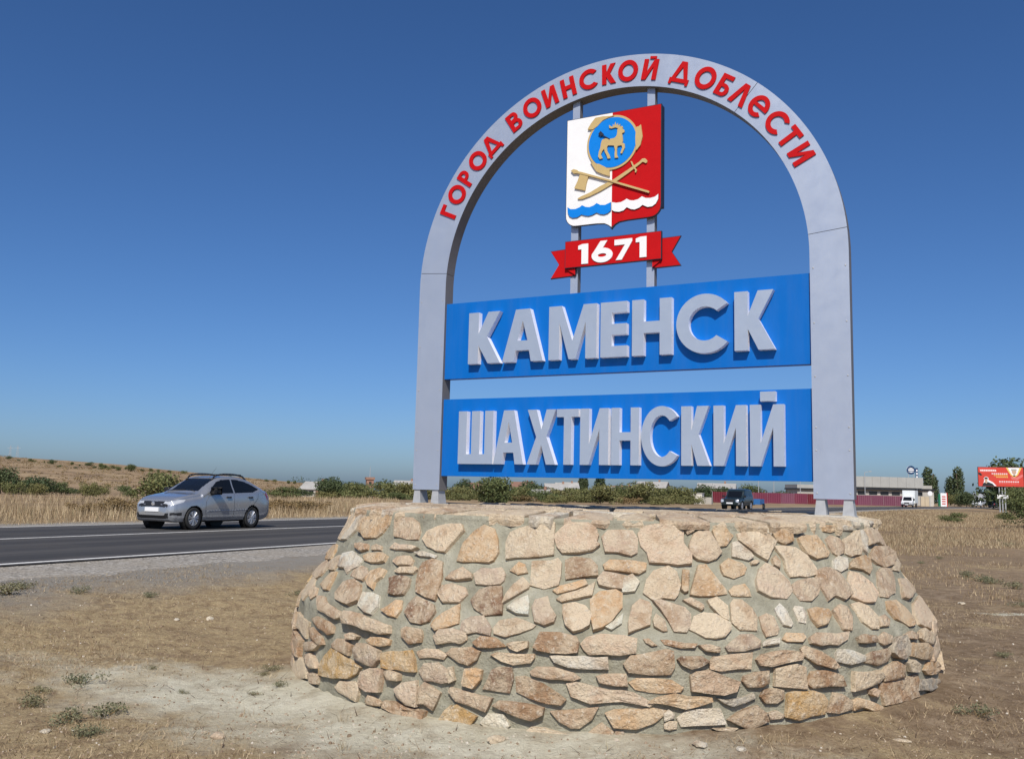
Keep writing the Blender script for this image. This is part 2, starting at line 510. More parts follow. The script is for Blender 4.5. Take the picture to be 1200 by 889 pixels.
def shoulder(q_in, q_out, label, seed):
    """gravel verge following the ground, its outer edge ragged"""
    V = []; F = []; n = 6
    for s in fine:
        wv = q_out + (0.55*noise.noise((s*.35, seed, 0)) + .3*noise.noise((s*1.3, seed, 5)))
        for k in range(n+1):
            t = k/n; p = road_pt(s, q_in + (wv-q_in)*t)
            g0 = gz(p.x, p.y)
            p.z = max(g0 + .012*(1-t) + .004 - .02*(k == n), (p.z-.012) if k == 0 else -9)
            V.append(p)
    for i in range(len(fine)-1):
        for k in range(n):
            a = i*(n+1)+k; f = (a, a+n+1, a+n+2, a+1)
            F.append(f if q_out < q_in else f[::-1])
    tag(mk('gravel_shoulder', V, F, M['gravel'], smooth=True), label, None, kind='structure')
shoulder(QN-.15, QN-1.7, 'grey gravel shoulder along the near edge of the road', 1.0)
shoulder(QF+.2, QF+1.3, 'pale gravel strip along the far edge of the road', 7.0)
for q in (QN, QC, QF):
    strip('road_marking', q - 0.075, q + 0.075, 0.005, 0.005, M['line'], None, parent=road)

# ================================================================ stone pedestal
ZS = [-0.3, 0, .5, .62, .8, .95, 1.15, 1.34, 1.45]
RS = [2.91, 2.9, 2.875, 2.86, 2.75, 2.65, 2.53, 2.43, 2.42]
def prad(z): return float(np.interp(z, ZS, RS))
def pnorm(th, z):
    dr = (prad(z + 0.06) - prad(z - 0.06)) / 0.12
    return Vector((math.cos(th), math.sin(th), -dr)).normalized()
def psurf(th, z, off=0.0):
    r = prad(z)
    return Vector((r * math.cos(th), r * math.sin(th), z)) + pnorm(th, z) * off
PED = empty('stone_pedestal', (PX, PY, 0), 0, 'round rubble-stone pedestal with grey mortar carrying the arch sign', 'pedestal')
STONES = """
c -1711,1334 -1598,1342 -1595,1242 -1604,1127 -1714,1114 -1710,1235
w -1595,1336 -1536,1351 -1551,1212 -1566,1137 -1601,1134
o -1522,1334 -1462,1355 -1416,1362 -1412,1289 -1421,1227 -1434,1187 -1477,1177 -1519,1218 -1537,1286
t -1394,1347 -1344,1355 -1325,1317 -1313,1261 -1311,1204 -1338,1198 -1373,1207 -1385,1282
c -1296,1207 -1292,1265 -1274,1302 -1245,1325 -1224,1322 -1214,1279 -1222,1233 -1230,1177 -1237,1126 -1254,1127 -1279,1160
b -1501,1115 -1478,1134 -1449,1129 -1441,1089 -1464,1070 -1492,1087
t -1431,1116 -1417,1137 -1398,1125 -1394,1096 -1421,1089
p -1370,1120 -1363,1163 -1347,1149 -1315,1151 -1301,1138 -1313,1118 -1353,1113
o -1442,1041 -1425,1064 -1382,1076 -1370,1062 -1368,1017 -1403,994 -1428,1009
t -1346,1029 -1339,1060 -1311,1077 -1299,1049 -1297,1011 -1330,1004
c -1329,962 -1320,993 -1285,1004 -1279,984 -1286,955 -1317,950
w -1300,1102 -1280,1115 -1250,1095 -1254,1073 -1286,1080
w -1533,1024 -1495,1058 -1438,1006 -1442,957 -1457,928 -1462,896 -1485,929 -1511,926
b -1272,1035 -1256,1061 -1235,1045 -1226,952 -1223,860 -1223,809 -1242,823 -1263,846 -1270,917 -1274,991
t -1216,945 -1209,994 -1192,1025 -1173,988 -1171,958 -1198,938
m -1445,927 -1428,968 -1409,957 -1394,917 -1401,868 -1422,871 -1444,886
o -1395,882 -1391,941 -1370,971 -1354,959 -1353,909 -1362,873 -1358,825 -1377,844
d -1332,906 -1324,925 -1296,930 -1286,922 -1283,870 -1285,817 -1300,805 -1317,814 -1323,866
t -1584,930 -1555,1004 -1530,1019 -1527,951 -1530,900 -1553,891
o -1544,770 -1543,832 -1535,873 -1511,889 -1504,837 -1497,756 -1514,747
t -1461,750 -1455,828 -1426,864 -1400,835 -1386,774 -1383,730 -1402,693 -1428,697 -1449,709
w -1375,702 -1378,788 -1354,799 -1336,785 -1328,713 -1334,663 -1350,670
o -1315,693 -1305,724 -1295,770 -1282,771 -1277,716 -1280,663 -1296,666
d -1265,701 -1263,752 -1255,807 -1238,793 -1221,769 -1215,732 -1219,670 -1230,643 -1248,652
o -1210,640 -1209,674 -1198,723 -1177,785 -1170,671 -1188,639 -1201,614
p -1218,841 -1215,893 -1199,909 -1176,895 -1170,857 -1179,805 -1205,796
t -1529,691 -1491,699 -1457,659 -1413,638 -1403,599 -1421,577 -1461,593 -1492,604
p -1394,604 -1390,639 -1361,644 -1317,624 -1289,607 -1287,555 -1303,538 -1334,550 -1362,566 -1387,563
b -1511,520 -1490,551 -1445,539 -1424,517 -1424,471 -1439,449 -1477,471
c -1654,636 -1662,698 -1661,779 -1626,822 -1589,748 -1590,671 -1596,617
t -1714,797 -1686,878 -1634,938 -1580,906 -1589,825 -1610,790
o -1714,951 -1701,1039 -1624,1075 -1600,1029 -1597,964 -1653,938
o -1706,1284 -1709,1327 -1711,1313 -1710,1256 -1707,1256
t -1579,677 -1576,742 -1551,742 -1537,687 -1551,655
b -1521,437 -1505,454 -1461,408 -1453,367 -1470,348 -1508,373
t -1536,316 -1499,350 -1473,340 -1488,293 -1522,260
t -1524,228 -1501,259 -1474,222 -1465,177 -1487,158 -1512,179
c -1626,27 -1575,161 -1530,187 -1513,130 -1512,59 -1584,-16
t -1510,96 -1486,130 -1459,119 -1462,58 -1495,39
y -1460,199 -1443,282 -1422,349 -1405,345 -1365,307 -1342,279 -1347,233 -1369,183 -1407,157 -1454,140
p -1383,483 -1371,508 -1350,493 -1354,469 -1377,453
o -1328,479 -1318,507 -1299,518 -1282,507 -1284,473 -1300,451 -1320,452
t -1423,388 -1408,438 -1386,448 -1366,417 -1370,342 -1391,349 -1417,364
m -1357,400 -1349,444 -1324,449 -1304,419 -1301,362 -1310,313 -1327,317 -1350,334
y -1296,408 -1281,428 -1243,456 -1235,403 -1232,327 -1263,318 -1294,314
b -1261,592 -1253,611 -1228,608 -1224,574 -1225,527 -1244,507 -1258,546
p -1201,575 -1194,619 -1175,637 -1154,616 -1151,573 -1160,548 -1174,552 -1194,528
c -1284,294 -1275,305 -1257,291 -1257,249 -1277,241
m -1336,187 -1333,254 -1313,295 -1292,294 -1291,210 -1293,151 -1316,138 -1334,157
c -1400,91 -1388,145 -1353,169 -1337,164 -1339,88 -1343,41 -1369,52 -1390,66
b -1321,60 -1315,107 -1302,102 -1287,77 -1288,55 -1318,41
b -1283,49 -1280,93 -1259,103 -1231,83 -1210,78 -1212,31 -1235,19 -1263,33
p -1261,190 -1250,238 -1226,265 -1223,195 -1223,104 -1237,104 -1254,143
t -1222,216 -1212,258 -1187,208 -1191,156 -1197,91 -1211,127 -1222,115
m -1222,329 -1215,384 -1194,400 -1174,356 -1166,300 -1185,279 -1213,273
p -1229,458 -1216,486 -1196,491 -1180,464 -1185,431 -1205,435 -1223,420
b -1180,474 -1172,513 -1144,531 -1129,508 -1133,456 -1145,419 -1159,424
t -1172,227 -1169,254 -1145,242 -1110,221 -1118,134 -1140,156 -1161,174
y -1186,39 -1178,104 -1169,139 -1165,33 -1179,33
y -1166,131 -1160,149 -1130,93 -1138,35 -1161,16
o -1204,1075 -1204,1193 -1190,1273 -1175,1325 -1155,1295 -1146,1237 -1137,1143 -1142,1089 -1148,1072 -1176,1073 -1193,1067
c -1126,1219 -1122,1284 -1092,1332 -1077,1361 -1050,1359 -1048,1243 -1046,1149 -1083,1122 -1119,1105
p -1044,1275 -1034,1329 -1024,1368 -992,1367 -979,1336 -975,1284 -977,1242 -972,1222 -983,1185 -1002,1166 -1029,1162 -1038,1202
m -966,1275 -956,1318 -933,1325 -918,1322 -910,1270 -913,1178 -922,1156 -942,1175 -961,1177
m -1166,985 -1156,1029 -1125,1041 -1116,1003 -1117,962 -1121,936 -1159,926
o -1109,1025 -1097,1083 -1087,1070 -1081,1021 -1095,1003
c -1076,1093 -1064,1095 -1047,1098 -1036,1120 -1030,1091 -1030,1011 -1031,952 -1051,928 -1071,948
b -1023,1112 -1009,1135 -985,1118 -974,1080 -974,1020 -993,1008 -1020,988 -1022,1032
o -963,1086 -954,1122 -920,1121 -899,1109 -902,1064 -912,1038 -937,1050 -961,1057
p -972,996 -964,1042 -947,1034 -932,1026 -932,939 -940,943 -970,962
w -937,1006 -921,1037 -911,989 -919,931 -936,924
d -1158,821 -1150,883 -1135,912 -1117,912 -1110,816 -1108,755 -1132,732 -1150,775
c -1109,817 -1107,875 -1099,937 -1087,989 -1075,942 -1075,918 -1091,870
w -1101,790 -1089,842 -1074,874 -1070,827 -1069,761 -1085,761
o -1037,912 -1028,942 -993,990 -988,960 -1005,927 -1029,894
c -1029,861 -1022,891 -987,950 -978,976 -981,893 -1021,846
p -1063,800 -1061,849 -1044,872 -1038,816 -1029,762 -1031,724 -1043,698 -1057,717
c -1020,829 -1004,847 -990,826 -981,781 -983,716 -991,687 -1003,671 -1014,710 -1019,773
o -981,865 -969,914 -947,927 -937,910 -939,825 -947,787 -952,749 -964,711 -976,690 -980,754
w -960,711 -947,754 -937,788 -939,733 -952,694
m -1161,633 -1161,681 -1150,714 -1132,729 -1122,685 -1117,658 -1118,616 -1137,628 -1157,605
c -1113,660 -1107,709 -1084,735 -1056,696 -1060,676 -1075,644 -1094,615 -1110,628
b -1140,562 -1129,606 -1109,604 -1094,556 -1113,539 -1131,536
c -1091,572 -1083,589 -1063,596 -1063,562 -1076,533 -1086,544
b -1053,565 -1046,653 -1021,659 -1000,641 -995,611 -998,552 -1012,539 -1048,548
p -990,602 -984,641 -966,666 -938,658 -922,642 -924,562 -944,545 -979,542 -988,569
c -1111,495 -1103,513 -1054,521 -1055,497 -1060,466 -1081,441 -1096,462
w -1030,515 -1020,523 -960,528 -959,456 -979,452 -1007,454 -1025,478
c -1175,385 -1168,394 -1164,311 -1172,287
o -1152,298 -1149,389 -1136,400 -1124,391 -1126,331 -1136,271 -1150,284
d -1122,274 -1111,397 -1102,420 -1084,423 -1082,350 -1085,267 -1103,273
t -1056,409 -1050,441 -1027,448 -1003,421 -994,390 -1003,371 -1031,374 -1053,386
b -1074,276 -1075,363 -1064,372 -1041,337 -1022,286 -1011,252 -1018,219 -1034,220 -1059,244
p -1007,348 -995,362 -969,335 -939,327 -926,315 -902,252 -906,233 -939,260 -959,247 -978,237 -1000,274
t -970,406 -961,422 -934,428 -933,356 -947,354 -967,368
b -934,490 -926,543 -898,566 -882,586 -873,573 -872,478 -878,435 -902,432 -928,443
b -1106,174 -1098,207 -1079,211 -1040,189 -1041,146 -1054,107 -1070,124 -1089,144
t -1028,170 -1006,187 -969,216 -978,138 -992,83 -1003,79 -1017,117
o -957,182 -947,207 -926,211 -900,224 -884,207 -887,178 -900,135 -920,99 -947,99
w -1123,58 -1113,122 -1093,122 -1084,59 -1090,28 -1112,21
c -1061,32 -1053,65 -1037,66 -1005,45 -1009,30 -1045,19
b -987,28 -974,83 -964,123 -949,70 -953,32
d -947,76 -936,73 -937,45 -947,43
p -907,1302 -897,1356 -843,1371 -833,1329 -836,1246 -828,1175 -829,1114 -851,1103 -892,1119 -895,1180 -904,1220
t -830,1340 -821,1373 -812,1363 -814,1331 -826,1309
t -825,1236 -815,1310 -800,1342 -787,1322 -781,1249 -775,1187 -786,1146 -800,1126 -815,1145 -826,1185
o -780,1333 -772,1368 -758,1369 -751,1324 -745,1303 -751,1276 -762,1240 -774,1234 -779,1280
c -736,1314 -722,1325 -677,1316 -666,1262 -682,1199 -695,1142 -710,1178 -735,1272
w -750,1250 -741,1261 -721,1189 -719,1163 -730,1142 -756,1162
w -691,1364 -677,1368 -665,1337 -672,1310 -687,1337
o -665,1316 -644,1349 -623,1316 -627,1267 -648,1246 -662,1268
c -670,1225 -650,1232 -628,1219 -610,1165 -602,1080 -607,1045 -629,1031 -661,1029 -665,1075 -660,1136
o -780,1106 -765,1147 -743,1117 -738,1087 -746,1047 -764,1022 -778,1042 -781,1071
c -726,1127 -717,1139 -709,1132 -716,1112 -726,1109
t -684,1147 -676,1168 -671,1126 -677,1085 -685,1106
p -727,1007 -714,1076 -699,1111 -682,1075 -668,994 -670,934 -686,887 -712,899 -729,938
c -905,923 -899,1000 -888,1060 -866,1082 -854,1053 -852,975 -857,917 -863,893 -892,886
o -850,946 -843,1069 -833,1066 -836,996 -840,937 -846,928
o -836,919 -826,1015 -817,1095 -805,1097 -794,1017 -782,949 -784,925 -809,915 -824,910
o -777,939 -767,968 -749,982 -744,948 -745,905 -762,901 -774,910
t -664,973 -651,998 -611,1009 -610,958 -621,909 -640,872 -661,875 -666,924
t -850,880 -838,895 -822,853 -822,835 -826,821 -840,853
c -814,877 -799,896 -786,844 -788,779 -790,761 -799,779 -811,844
c -780,854 -774,882 -762,877 -751,825 -747,778 -753,704 -776,705 -785,751
p -892,868 -881,873 -864,851 -850,834 -843,797 -846,732 -853,696 -869,697 -876,758
c -896,756 -891,794 -880,758 -878,694 -884,689 -895,720
t -929,743 -923,836 -912,875 -899,858 -897,821 -901,729 -915,704 -929,680
c -846,705 -837,779 -824,807 -807,793 -790,742 -791,706 -801,665 -814,656 -827,661 -838,687
t -742,777 -729,795 -719,776 -717,701 -723,674 -740,662 -742,703
w -713,822 -701,852 -694,821 -692,735 -697,712 -708,728 -713,784
w -681,819 -676,840 -663,831 -662,788 -669,732 -680,743
b -911,643 -904,649 -894,609 -900,603 -908,622
b -887,641 -877,642 -857,626 -842,622 -845,598 -863,597 -882,615
t -838,612 -824,618 -810,598 -812,570 -829,579
m -801,603 -791,639 -778,675 -762,674 -752,637 -754,600 -778,578 -797,579
w -749,623 -742,641 -722,648 -725,616 -748,604
o -716,642 -707,680 -681,670 -679,646 -687,622 -710,628
d -867,526 -862,545 -837,546 -827,517 -838,484 -850,471 -861,493
t -823,517 -817,541 -795,555 -767,563 -770,467 -788,468 -809,458 -822,470
t -759,523 -751,551 -733,569 -704,569 -690,552 -693,513 -718,499 -739,482 -755,489
o -928,376 -918,402 -898,404 -876,396 -862,354 -866,326 -890,319 -920,335
t -849,422 -842,451 -825,455 -809,426 -788,391 -793,334 -810,316 -826,326 -848,336
b -779,419 -764,442 -744,449 -744,377 -754,354 -773,351 -781,391
c -732,462 -717,479 -700,487 -685,463 -684,325 -705,340 -734,355
o -904,256 -892,291 -870,316 -854,298 -826,293 -825,270 -843,241 -859,227 -878,250
g -815,288 -801,278 -782,290 -767,312 -765,283 -780,257 -795,239 -806,254
b -755,291 -749,329 -733,341 -722,324 -722,276 -732,244 -748,252
y -714,293 -704,310 -674,302 -659,278 -652,236 -658,159 -681,153 -699,134 -718,159
w -886,192 -879,216 -872,193 -873,165 -885,146
c -885,127 -879,146 -869,142 -870,100 -879,90 -885,99
w -867,166 -855,213 -829,218 -814,220 -807,131 -823,123 -863,114
b -800,154 -776,218 -761,235 -748,185 -746,137 -760,111 -775,99 -794,135
t -745,184 -732,196 -722,169 -726,151 -742,145
c -823,104 -790,102 -798,84 -819,95
o -538,1365 -526,1382 -496,1376 -498,1341 -520,1327 -537,1337
w -489,1364 -468,1381 -431,1362 -436,1338 -482,1340
o -612,1283 -596,1310 -565,1304 -555,1238 -550,1182 -560,1156 -589,1145 -603,1175 -610,1229
t -542,1275 -525,1305 -506,1279 -498,1234 -510,1179 -531,1154 -539,1182 -543,1231
c -487,1272 -428,1332 -413,1331 -432,1239 -455,1161 -487,1154 -504,1173
w -410,1328 -387,1335 -387,1269 -423,1169 -430,1192 -432,1239
p -371,1339 -314,1347 -238,1314 -210,1245 -267,1179 -329,1232 -392,1223 -378,1280
w -547,1128 -531,1154 -507,1135 -520,1071 -544,1048 -557,1065
o -510,1091 -483,1132 -437,1148 -429,1112 -441,1058 -462,1020 -477,1054 -509,1070
t -406,1154 -366,1207 -280,1181 -221,1119 -318,1055 -364,1054 -403,1085 -415,1122
t -427,1022 -404,1045 -356,1029 -368,963 -409,873 -444,853 -467,868 -452,939
t -609,1009 -597,1064 -567,1077 -551,1033 -547,959 -551,898 -572,866 -588,894 -606,867 -606,927
p -535,999 -519,1044 -495,1024 -473,955 -476,881 -502,835 -531,842 -551,877 -545,938
c -208,1116 -208,1078 -208,1027 -289,1000 -336,1024 -295,1074
t -333,953 -274,935 -205,862 -254,831 -362,814 -380,831 -348,900
o -460,824 -423,823 -405,763 -396,694 -405,656 -436,647 -462,709 -470,774
c -561,829 -541,834 -522,809 -513,736 -528,670 -543,670 -556,718
o -654,816 -638,823 -616,810 -617,771 -631,725 -647,714 -655,758
t -608,799 -588,834 -575,812 -575,752 -589,678 -603,686 -606,749
t -511,735 -493,745 -488,707 -498,670 -518,677
p -343,773 -253,789 -209,715 -209,630 -239,559 -302,558 -379,643 -377,708
p -672,645 -658,670 -622,658 -596,666 -606,621 -625,591 -653,593 -672,612
b -585,625 -571,640 -545,623 -547,582 -582,592
t -539,610 -518,638 -502,607 -508,567 -526,558 -536,578
g -512,537 -489,591 -469,593 -460,535 -467,473 -483,443 -500,463 -510,504
t -461,601 -440,619 -421,582 -430,553 -460,573
c -401,595 -375,605 -336,561 -317,503 -344,472 -387,509 -406,552
o -451,509 -435,534 -379,499 -347,439 -368,378 -415,413 -446,446
t -689,576 -682,595 -657,555 -637,500 -629,452 -638,440 -667,478 -684,531
w -628,537 -623,561 -597,543 -576,505 -578,470 -605,459 -628,487
d -574,499 -557,524 -519,529 -512,495 -522,446 -546,431 -573,458
b -681,383 -673,430 -652,429 -627,391 -621,324 -648,333 -674,327 -683,354
c -602,286 -597,405 -575,391 -543,393 -537,349 -548,313 -583,288
b -536,379 -523,415 -497,435 -479,394 -484,321 -509,314 -533,316
c -469,409 -447,419 -424,373 -433,329 -461,346
o -395,311 -370,351 -304,317 -243,223 -332,238 -384,275
b -540,298 -509,314 -434,302 -429,266 -442,198 -435,150 -487,163 -534,160 -539,225
p -570,272 -560,282 -550,262 -559,226 -568,245
b -649,166 -637,280 -624,265 -607,218 -607,168 -634,150
o -605,217 -591,231 -572,206 -549,158 -548,127 -567,133 -586,168 -602,155
g -423,257 -359,229 -244,113 -243,76 -375,145 -426,188
""".strip().splitlines()
TONE = {'c': (.64, .51, .36), 'w': (.68, .63, .53), 't': (.50, .365, .25), 'o': (.56, .375, .215), 'b': (.38, .245, .15),
        'd': (.25, .15, .095), 'm': (.46, .35, .26), 'p': (.60, .46, .33), 'y': (.52, .33, .14), 'g': (.38, .35, .30)}
rng = random.Random(11)
NCUR = [0]
def chaikin(P, a):
    Q = []
    n = len(P)
    for i in range(n):
        p, q = P[i], P[(i + 1) % n]
        Q.append((p[0] + (q[0]-p[0])*a, p[1] + (q[1]-p[1])*a)); Q.append((p[0] + (q[0]-p[0])*(1-a), p[1] + (q[1]-p[1])*(1-a)))
    return Q
def resample(P, step):
    """keep the corners, split long edges"""
    out = []
    m = len(P)
    for i in range(m):
        p, q = P[i], P[(i+1) % m]
        l = math.hypot(q[0]-p[0], q[1]-p[1]); k = max(1, min(4, round(l/step)))
        for j in range(k):
            t = (j + (rng.uniform(-.2, .2) if j else 0))/k
            e = rng.uniform(-.07, .07)*l/k if j else 0
            out.append((p[0]+(q[0]-p[0])*t - (q[1]-p[1])/max(l, 1e-6)*e, p[1]+(q[1]-p[1])*t + (q[0]-p[0])/max(l, 1e-6)*e))
    return out
def make_stone(poly, tone, proud=None):
    """poly: (angle, height) outline on the pedestal wall"""
    zc = sum(p[1] for p in poly)/len(poly); tc = sum(p[0] for p in poly)/len(poly)
    rc = prad(zc)
    P = [((p[0]-tc)*rc, p[1]-zc) for p in poly]
    P = [(a*1.07, b*1.07) for a, b in resample(P, .085)]
    n = len(P)
    size = math.sqrt(max(1e-4, abs(sum(P[i-1][0]*P[i][1]-P[i][0]*P[i-1][1] for i in range(n)))/2))
    h = proud if proud is not None else (rng.uniform(.008, .018) if zc > .62 else rng.choice((rng.uniform(.010, .022), rng.uniform(.022, .042))))
    ta, tb = rng.uniform(-.07, .07), rng.uniform(-.13, .05)    # tilt: tops lean back, undersides overhang
    jag = [rng.uniform(-1, 1) for _ in range(n)]
    V = []; F = []
    seed = rng.uniform(0, 100)
    def ring(sc, off, jit, rough):
        for k, (a, b) in enumerate(P):
            l = math.hypot(a, b) + 1e-6
            d = jag[k] * jit * min(1.0, size/.17)
            x = a * sc + a / l * d; y = b * sc + b / l * d
            o = off
            if off > 0: o = off + (ta * x + tb * y) * (1 if rough else .6) + rough * noise.noise((x*9+seed, y*9, seed))
            p = psurf(tc + x / rc, zc + y, max(o, -0.05 if off < 0 else (0.008 if rough < .008 else 0.016)))
            V.append(p)
    ring(1.02, -0.05, .004, 0)
    ring(1.0, h*.80, .005, .003)
    ring(.965, h*1.0, .006, .005)
    ring(.58, h*1.02, .010, .020)
    for r in range(3):
        for k in range(n):
            j = (k+1) % n
            F.append((r*n+k, r*n+j, (r+1)*n+j, (r+1)*n+k))
    V.append(psurf(tc, zc, h*1.0 + .016*noise.noise((seed, 1, 2)))); c = len(V)-1
    for k in range(n): F.append((3*n+k, 3*n+(k+1) % n, c))
    area = sum(P[i-1][0]*P[i][1]-P[i][0]*P[i-1][1] for i in range(n))
    if area < 0: F = [f[::-1] for f in F]
    cen = psurf(tc, zc)
    me = mesh_data('stone', [v - cen for v in V], F, M['stone'], smooth=True)
    facet = rng.random() < .45
    for k, p in enumerate(me.polygons):
        if k < 2*n or facet: p.use_smooth = False
    o = put('stone', me, PED, cen)
    t = TONE[tone]; v = rng.uniform(1.0, 1.3); w = rng.uniform(-.03, .03)
    o.color = (min(.8, t[0]*v*(1+w)), min(.8, t[1]*v), min(.8, t[2]*v*(1-w)), 1)
    NCUR[0] += 1
    return o
for l in STONES:
    a = l.split()
    poly = [tuple(map(int, s.split(','))) for s in a[1:]]
    poly = [(R(p[0]/10), p[1]/1000) for p in poly]
    make_stone(poly, a[0])
# the side turned away from the road-side view is laid in the same rubble
tones = 'ccoottbpmdwy'
fill = [(-173,-164,.02,.16),(-172,-156,.20,.33),(-172,-163,.36,.48),(-163,-154,.37,.50),(-173,-167,.51,.63),(-32,-26,.52,.62),(-34,-23,.36,.48),(-27,-20,.50,.60),(-23,-17,.05,.17),(-23,-16,.20,.32)]
for a0, a1, z0, z1 in fill:
    a0, a1 = R(a0), R(a1); j = lambda s: rng.uniform(-s, s)
    make_stone([(a0+j(.02), z0+j(.02)), ((a0+a1)/2, z0+j(.02)), (a1+j(.02), z0+j(.02)), (a1+j(.02), z1+j(.02)), ((a0+a1)/2, z1+j(.015)), (a0+j(.02), z1+j(.02))], rng.choice('ctobpct'))
rows = [(0.02, .20), (.23, .38), (.41, .58), (.61, .80), (.84, 1.05), (1.10, 1.30)]
for z0, z1 in rows:
    th = R(-15) + rng.uniform(0, .05)
    while th < R(186):
        w = rng.uniform(.16, .5) * (1.25 if z1-z0 > .18 else 1)
        dth = w / prad(z0)
        if th + dth > R(187): break
        a0, a1 = th + .012, th + dth - .012
        j = lambda s: rng.uniform(-s, s)
        zz0, zz1 = z0 + rng.uniform(0, .05), z1 - rng.uniform(0, .05)
        poly = [(a0+j(.012), zz0+j(.02)), ((a0+a1)/2, zz0+j(.02)), (a1+j(.012), zz0+j(.02)), (a1+j(.015), (zz0+zz1)/2), (a1+j(.02), zz1+j(.02)), ((a0+a1)/2, zz1+j(.015)), (a0+j(.02), zz1+j(.02)), (a0+j(.015), (zz0+zz1)/2)]
        if NCUR[0] < 300 : make_stone(poly, rng.choice(tones))
        th += dth * (1.28 if NCUR[0] > 250 else 1.12)
# mortar body
V = []; F = []
NT, NZ = 360, 60
zz = np.linspace(-0.25, 1.395, NZ)
for z in zz:
    for k in range(NT):
        th = 2*math.pi*k/NT
        q = psurf(th, float(z))
        n_ = noise.noise((q.x*2.2, q.y*2.2, q.z*2.2))*.012 + noise.noise((q.x*7, q.y*7, q.z*7))*.011 + noise.noise((q.x*19, q.y*19, q.z*19))*.005 - .010
        V.append(psurf(th, float(z), n_))
for i in range(NZ-1):
    for k in range(NT):
        j = (k+1) % NT
        F.append((i*NT+k, i*NT+j, (i+1)*NT+j, (i+1)*NT+k))
top0 = (NZ-1)*NT
V.append((0, 0, 1.395)); c = len(V)-1
for k in range(NT): F.append((top0+k, top0+(k+1) % NT, c))
mk('mortar', V, F, M['mortar'], PED, smooth=True)
# flat capping slabs round the rim and over the top
def slab(r0, r1, a0, a1, z0, z1, tone):
    n = 5
    P = []
    for k in range(n+1):
        t = a0 + (a1-a0)*k/n
        P.append((r1 + rng.uniform(-.045, .03), t + rng.uniform(-.012, .012)*(k in (0, n))))
    for k in range(n, -1, -2):
        t = a0 + (a1-a0)*k/n
        P.append((r0 + rng.uniform(-.02, .05), t))
    m = len(P)
    tilt = rng.uniform(-.012, .012)
    V = []
    for z, s, jz in ((z0, .96, .010), (z0+(z1-z0)*.55, 1.01, .008), (z1, .97, .008)):
        for (r, t) in P:
            rr_ = (r - (r0+r1)/2)*s + (r0+r1)/2
            V.append(Vector((rr_*math.cos(t), rr_*math.sin(t), z + rng.uniform(-jz, jz) + tilt*(r-r0) - .07*(r-r0)*(r1 > 2.3))))
    F = []
    for i in range(2):
        for k in range(m):
            j = (k+1) % m
            F.append((i*m+k, i*m+j, (i+1)*m+j, (i+1)*m+k))
    cen = sum(V, Vector())/len(V)
    V.append(Vector((cen.x, cen.y, z1+rng.uniform(0, .006))));
    for k in range(m): F.append((2*m+k, 2*m+(k+1) % m, 3*m))
    o = mk('capping_slab', [v-cen for v in V], F, M['stone'], PED, loc=cen)
    t = TONE[tone]; v = rng.uniform(.95, 1.12)
    o.color = (min(.8, t[0]*v), min(.8, t[1]*v), min(.8, t[2]*v), 1)
for r0, r1, wid in ((1.95, 2.44, (.14, .46)), (1.30, 1.90, (.4, .75)), (.55, 1.25, (.5, .8))):
    th = rng.uniform(0, .2); t1 = th + 2*math.pi
    while th < t1 - .08:
        d = rng.uniform(*wid)/r1
        if th + d > t1 - .1: d = t1 - th
        zt = 1.438 + rng.uniform(-.008, .008)
        slab(r0, r1 + rng.uniform(-.05, .05)*(r1 > 2), th+.006, th+d-.008, zt - rng.uniform(.045, .10), zt, rng.choice('cccwcpwt'))
        th += d

# ================================================================ arch sign
# local frame of the sign: X along the face, Y away from the viewer, Z up; u = height above the legs' lower edge
YAW = R(27.617)
BASE = 1.43
DZ = 1.579 - BASE
SIGN = empty('arch_sign', (-1.0446, 9.9143, BASE), -YAW,
             'tall grey arch welcome sign with two blue name panels and a coat of arms', 'sign')
W, TH, HS, RA, DEP = 4.5, 0.334, 2.181, 2.25, 0.16
XC = W / 2

def extrude(polys, f0, f1, ox=0.0, oz=0.0):
    """polys: [(outer, [holes])] in face coordinates; f0 back, f1 front (towards the viewer)"""
    V = []; F = []; I = []
    for outer, holes in polys:
        loops = [list(outer)] + [list(h) for h in holes]
        def area(l): return sum(l[i-1][0]*l[i][1]-l[i][0]*l[i-1][1] for i in range(len(l)))
        loops = [l if (area(l) > 0) == (k == 0) else l[::-1] for k, l in enumerate(loops)]
        flat = [p for l in loops for p in l]
        tris = tessellate_polygon([[Vector((p[0], p[1], 0)) for p in l] for l in loops])
        b = len(V); n = len(flat)
        for f in (f1, f0):
            for p in flat: V.append((p[0]+ox, -f, p[1]+oz))
        for t in tris:
            a_, b_, c_ = (flat[i] for i in t)
            cr = (b_[0]-a_[0])*(c_[1]-a_[1]) - (b_[1]-a_[1])*(c_[0]-a_[0])
            if abs(cr) < 1e-12: continue
            t = t if cr > 0 else t[::-1]
            F.append(tuple(b+i for i in t)); I.append(0)
            F.append(tuple(b+n+i for i in t[::-1])); I.append(1)
        k0 = 0
        for l in loops:
            m = len(l)
            for k in range(m):
                i, j = b+k0+k, b+k0+(k+1) % m
                F.append((i, i+n, j+n, j)); I.append(1)
            k0 += m
    return V, F, I

def ext(name, polys, f0, f1, mats, parent=None, ox=0.0, oz=None):
    V, F, I = extrude(polys, f0, f1, ox, DZ if oz is None else oz)
    return mk(name, V, F, mats, parent or SIGN, I)

def rect(x0, y0, x1, y1): return [(x0, y0), (x1, y0), (x1, y1), (x0, y1)]
def arc(cx, cy, rx, ry, a0, a1, n):
    return [(cx + rx*math.cos(R(a0+(a1-a0)*k/n)), cy + ry*math.sin(R(a0+(a1-a0)*k/n))) for k in range(n+1)]

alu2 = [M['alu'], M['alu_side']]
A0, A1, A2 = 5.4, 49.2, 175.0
g_ = 0.07
